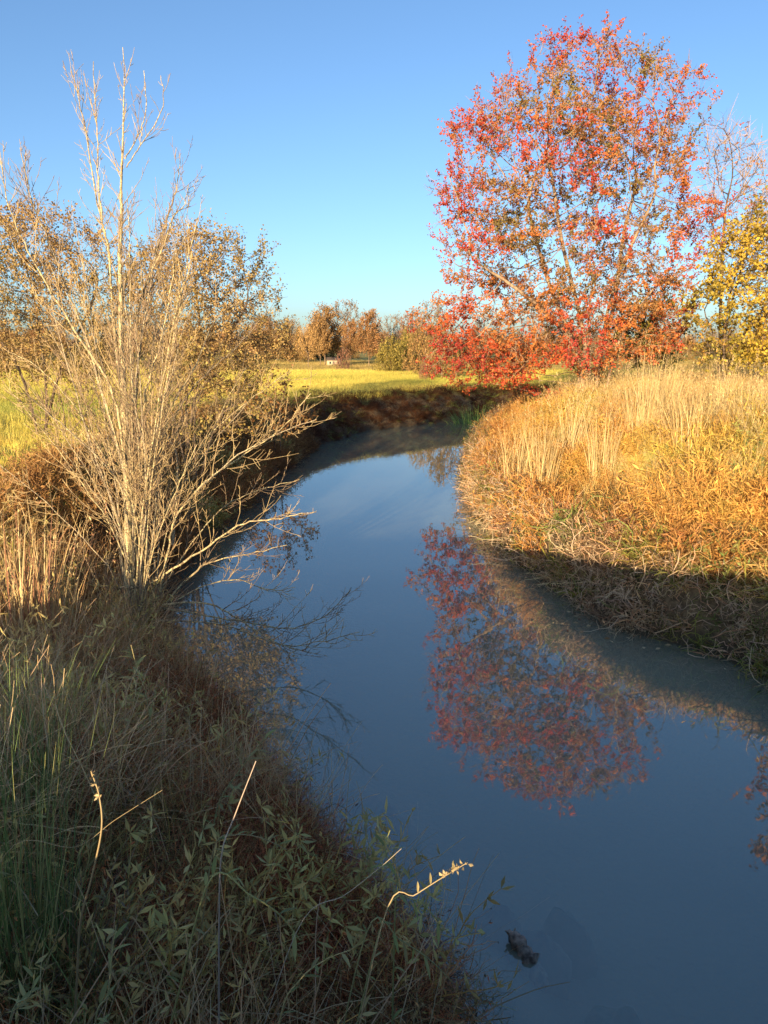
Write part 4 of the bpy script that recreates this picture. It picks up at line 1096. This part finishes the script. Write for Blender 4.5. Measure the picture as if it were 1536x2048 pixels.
stalk('weed_spray', 'leafy stem at the bottom edge left of centre', [(190, 2048), (215, 1990), (225, 1900), (232, 1850)], 2.0, 0.004, (0.32, 0.30, 0.14), 12, 0.08, LG, 11, 0, 'leafy sprays among the near weeds', 'plant')
stalk('weed_spray', 'pale yellow sprig below the bare tree', [(300, 1440), (290, 1380), (275, 1340), (262, 1290)], 5.2, 0.006, (0.42, 0.36, 0.16), 14, 0.16, [(0.42, 0.36, 0.14), (0.36, 0.33, 0.12)], 12, 0, 'leafy sprays among the near weeds', 'plant')
stalk('weed_spray', 'green sprig over the dark weeds near the reflection of the oak', [(440, 1600), (480, 1540), (510, 1500), (540, 1465)], 4.2, 0.005, (0.3, 0.3, 0.14), 12, 0.11, LG, 13, 0, 'leafy sprays among the near weeds', 'plant')
stalk('weed_spray', 'sprig with long leaves bending towards the water at mid left', [(430, 1690), (470, 1670), (520, 1675), (575, 1700)], 3.2, 0.004, (0.34, 0.28, 0.14), 12, 0.08, LG, 14, 0, 'leafy sprays among the near weeds', 'plant')
stalk('weed_spray', 'yellowish leafy stem at the bottom middle', [(560, 2040), (600, 1960), (650, 1920), (700, 1900)], 2.0, 0.004, (0.36, 0.30, 0.13), 12, 0.07, LG, 15, 0, 'leafy sprays among the near weeds', 'plant')

# ------------------------------------------------------------------ sunken things
def stone_mat(name, col):
    """dark top, flanks faded to the bed colour to imitate blur through water"""
    m, nt, out = mat_new(name)
    tc = N(nt, 'ShaderNodeTexCoord'); sp = N(nt, 'ShaderNodeSeparateXYZ'); nt.links.new(tc.outputs['Generated'], sp.inputs[0])
    nz = N(nt, 'ShaderNodeTexNoise', Scale=5.0, Detail=4.0); nt.links.new(tc.outputs['Object'], nz.inputs['Vector'])
    ad = N(nt, 'ShaderNodeMath', operation='MULTIPLY_ADD'); nt.links.new(nz.outputs[0], ad.inputs[0]); ad.inputs[1].default_value = 0.3
    sc_ = N(nt, 'ShaderNodeMath', operation='MULTIPLY_ADD'); nt.links.new(sp.outputs['Z'], sc_.inputs[0]); sc_.inputs[1].default_value = 0.9; sc_.inputs[2].default_value = -0.15
    nt.links.new(sc_.outputs[0], ad.inputs[2])
    rp = N(nt, 'ShaderNodeValToRGB'); nt.links.new(ad.outputs[0], rp.inputs[0])
    rp.color_ramp.elements[0].position = 0.60; rp.color_ramp.elements[0].color = (0.25, 0.25, 0.19, 1)  # pale edge painted in to soften the outline, as murky water would
    rp.color_ramp.elements[1].position = 0.9; rp.color_ramp.elements[1].color = (*col, 1)
    p = N(nt, 'ShaderNodeBsdfPrincipled', Roughness=0.95); nt.links.new(rp.outputs[0], p.inputs['Base Color'])
    nt.links.new(p.outputs[0], out.inputs['Surface'])
    return m
def rock(name, label, cat, u, v, z, size, col, seed, flat=0.55, cls=None):
    r = np.random.default_rng(900 + seed); q = at_z(u, v, z)
    mb = MB(); ns, nr = 28, 16; V = []
    bed = G(q.x, q.y); z = bed; size = (size[0] * 1.1, size[1] * 1.1, -bed * 0.5)
    for i_ in range(nr + 1):
        ph = math.pi * i_ / nr
        for j_ in range(ns):
            th = 2 * math.pi * j_ / ns
            d = Vector((math.sin(ph) * math.cos(th), math.sin(ph) * math.sin(th), math.cos(ph)))
            k = 1 + 0.35 * mnoise.noise(d * 1.3 + Vector((seed, 0, 0))) + 0.12 * mnoise.noise(d * 4 + Vector((0, seed, 0)))
            V.append((d.x * k * size[0], d.y * k * size[1], d.z * k * size[2]))
    Q = [(i_ * ns + j_, i_ * ns + (j_ + 1) % ns, (i_ + 1) * ns + (j_ + 1) % ns, (i_ + 1) * ns + j_) for i_ in range(nr) for j_ in range(ns)]
    o = mb.add(V, Q).build(name, stone_mat(name, col), None, True)
    o.location = (q.x, q.y, z)
    return tag(o, label, cat, 'stones under the water')
rock('sunken_stone', 'dark sunken stone near the middle of the creek, farthest left of the stones', 'stone', 680, 1600, -0.13, (0.34, 0.25, 0.10), (0.03, 0.035, 0.04), 1)
rock('sunken_stone', 'dark sunken stone beside the tip of the green sprig', 'stone', 765, 1610, -0.13, (0.28, 0.30, 0.10), (0.03, 0.035, 0.04), 2)
rock('sunken_stone', 'flat dark sunken stone above the floating stump', 'stone', 990, 1790, -0.13, (0.23, 0.15, 0.10), (0.025, 0.03, 0.035), 3)
rock('sunken_stone', 'broad dark stone right of the floating stump', 'stone', 1080, 1840, -0.13, (0.22, 0.20, 0.10), (0.03, 0.035, 0.04), 4)
rock('sunken_stone', 'green mossy sunken stone at the lower right', 'stone', 1230, 1975, -0.13, (0.23, 0.17, 0.10), (0.03, 0.07, 0.035), 5)
rock('sunken_stone', 'pale greenish sunken stone in the middle of the lower creek', 'stone', 1140, 1765, -0.13, (0.23, 0.16, 0.10), (0.05, 0.09, 0.055), 6)
rock('sunken_stone', 'dark stone at the foot of the near bank', 'stone', 830, 1740, -0.13, (0.21, 0.23, 0.10), (0.03, 0.03, 0.035), 7)
M_log = bark_mat('wet_wood', (0.36, 0.28, 0.21), (0.08, 0.06, 0.045), 26, 0.5)
a_, b_ = at_z(1016, 1862, 0.06), at_z(1088, 1968, -0.10)
lg = thing('sunken_log', 'waterlogged stump end poking out of the creek at the bottom', 'log', a_)
path = spline([(0, 0, 0), tuple((b_ - a_) * 0.3 + Vector((0.01, 0, 0.01))), tuple((b_ - a_) * 0.65), tuple((b_ - a_) * 1.1)], 16)
V, Q = tube(path, np.array([0.012, 0.034, 0.042, 0.048] + [0.060] * 10 + [0.05, 0.02]) * (1 + 0.15 * np.random.default_rng(3).normal(0, 1, 16)), 10)
MB().add(V, Q).build('trunk', M_log, lg, True)
for j_, d_ in enumerate(((-0.035, -0.01, 0.03), (0.02, 0.03, 0.035), (0.045, -0.03, 0.012))):
    s0 = path[1 + j_]; V, Q = tube([s0, s0 + np.array(d_) * 0.6, s0 + np.array(d_) * 1.1], [0.013, 0.009, 0.004], 5)
    MB().add(V, Q).build('branch_stub', M_log, lg, True)

# a few leaves and scraps floating along the right bank
r = np.random.default_rng(63); mb = MB(); pts = []
while len(pts) < 46:
    i_ = r.integers(5, len(Rw) - 5); f = r.uniform(); a_ = np.array(Rw[i_]); b_ = np.array(Rw[i_ + 1])
    q = a_ + (b_ - a_) * f + np.array([-1, -0.4]) * abs(r.normal(0, 0.28)) - [0.1, 0.05]
    pts.append((q[0], q[1], 0.004))
add_leaves(mb, np.array(pts), np.concatenate([r.normal(0, 1, (46, 2)), np.zeros((46, 1))], 1), 0.09, 0.05, [(0.45, 0.25, 0.1), (0.5, 0.4, 0.25), (0.3, 0.12, 0.06)], r, 0.05)
tag(mb.build('floating_leaves', M_leaf), 'fallen leaves floating on the creek along the right bank', 'leaves', kind='stuff')
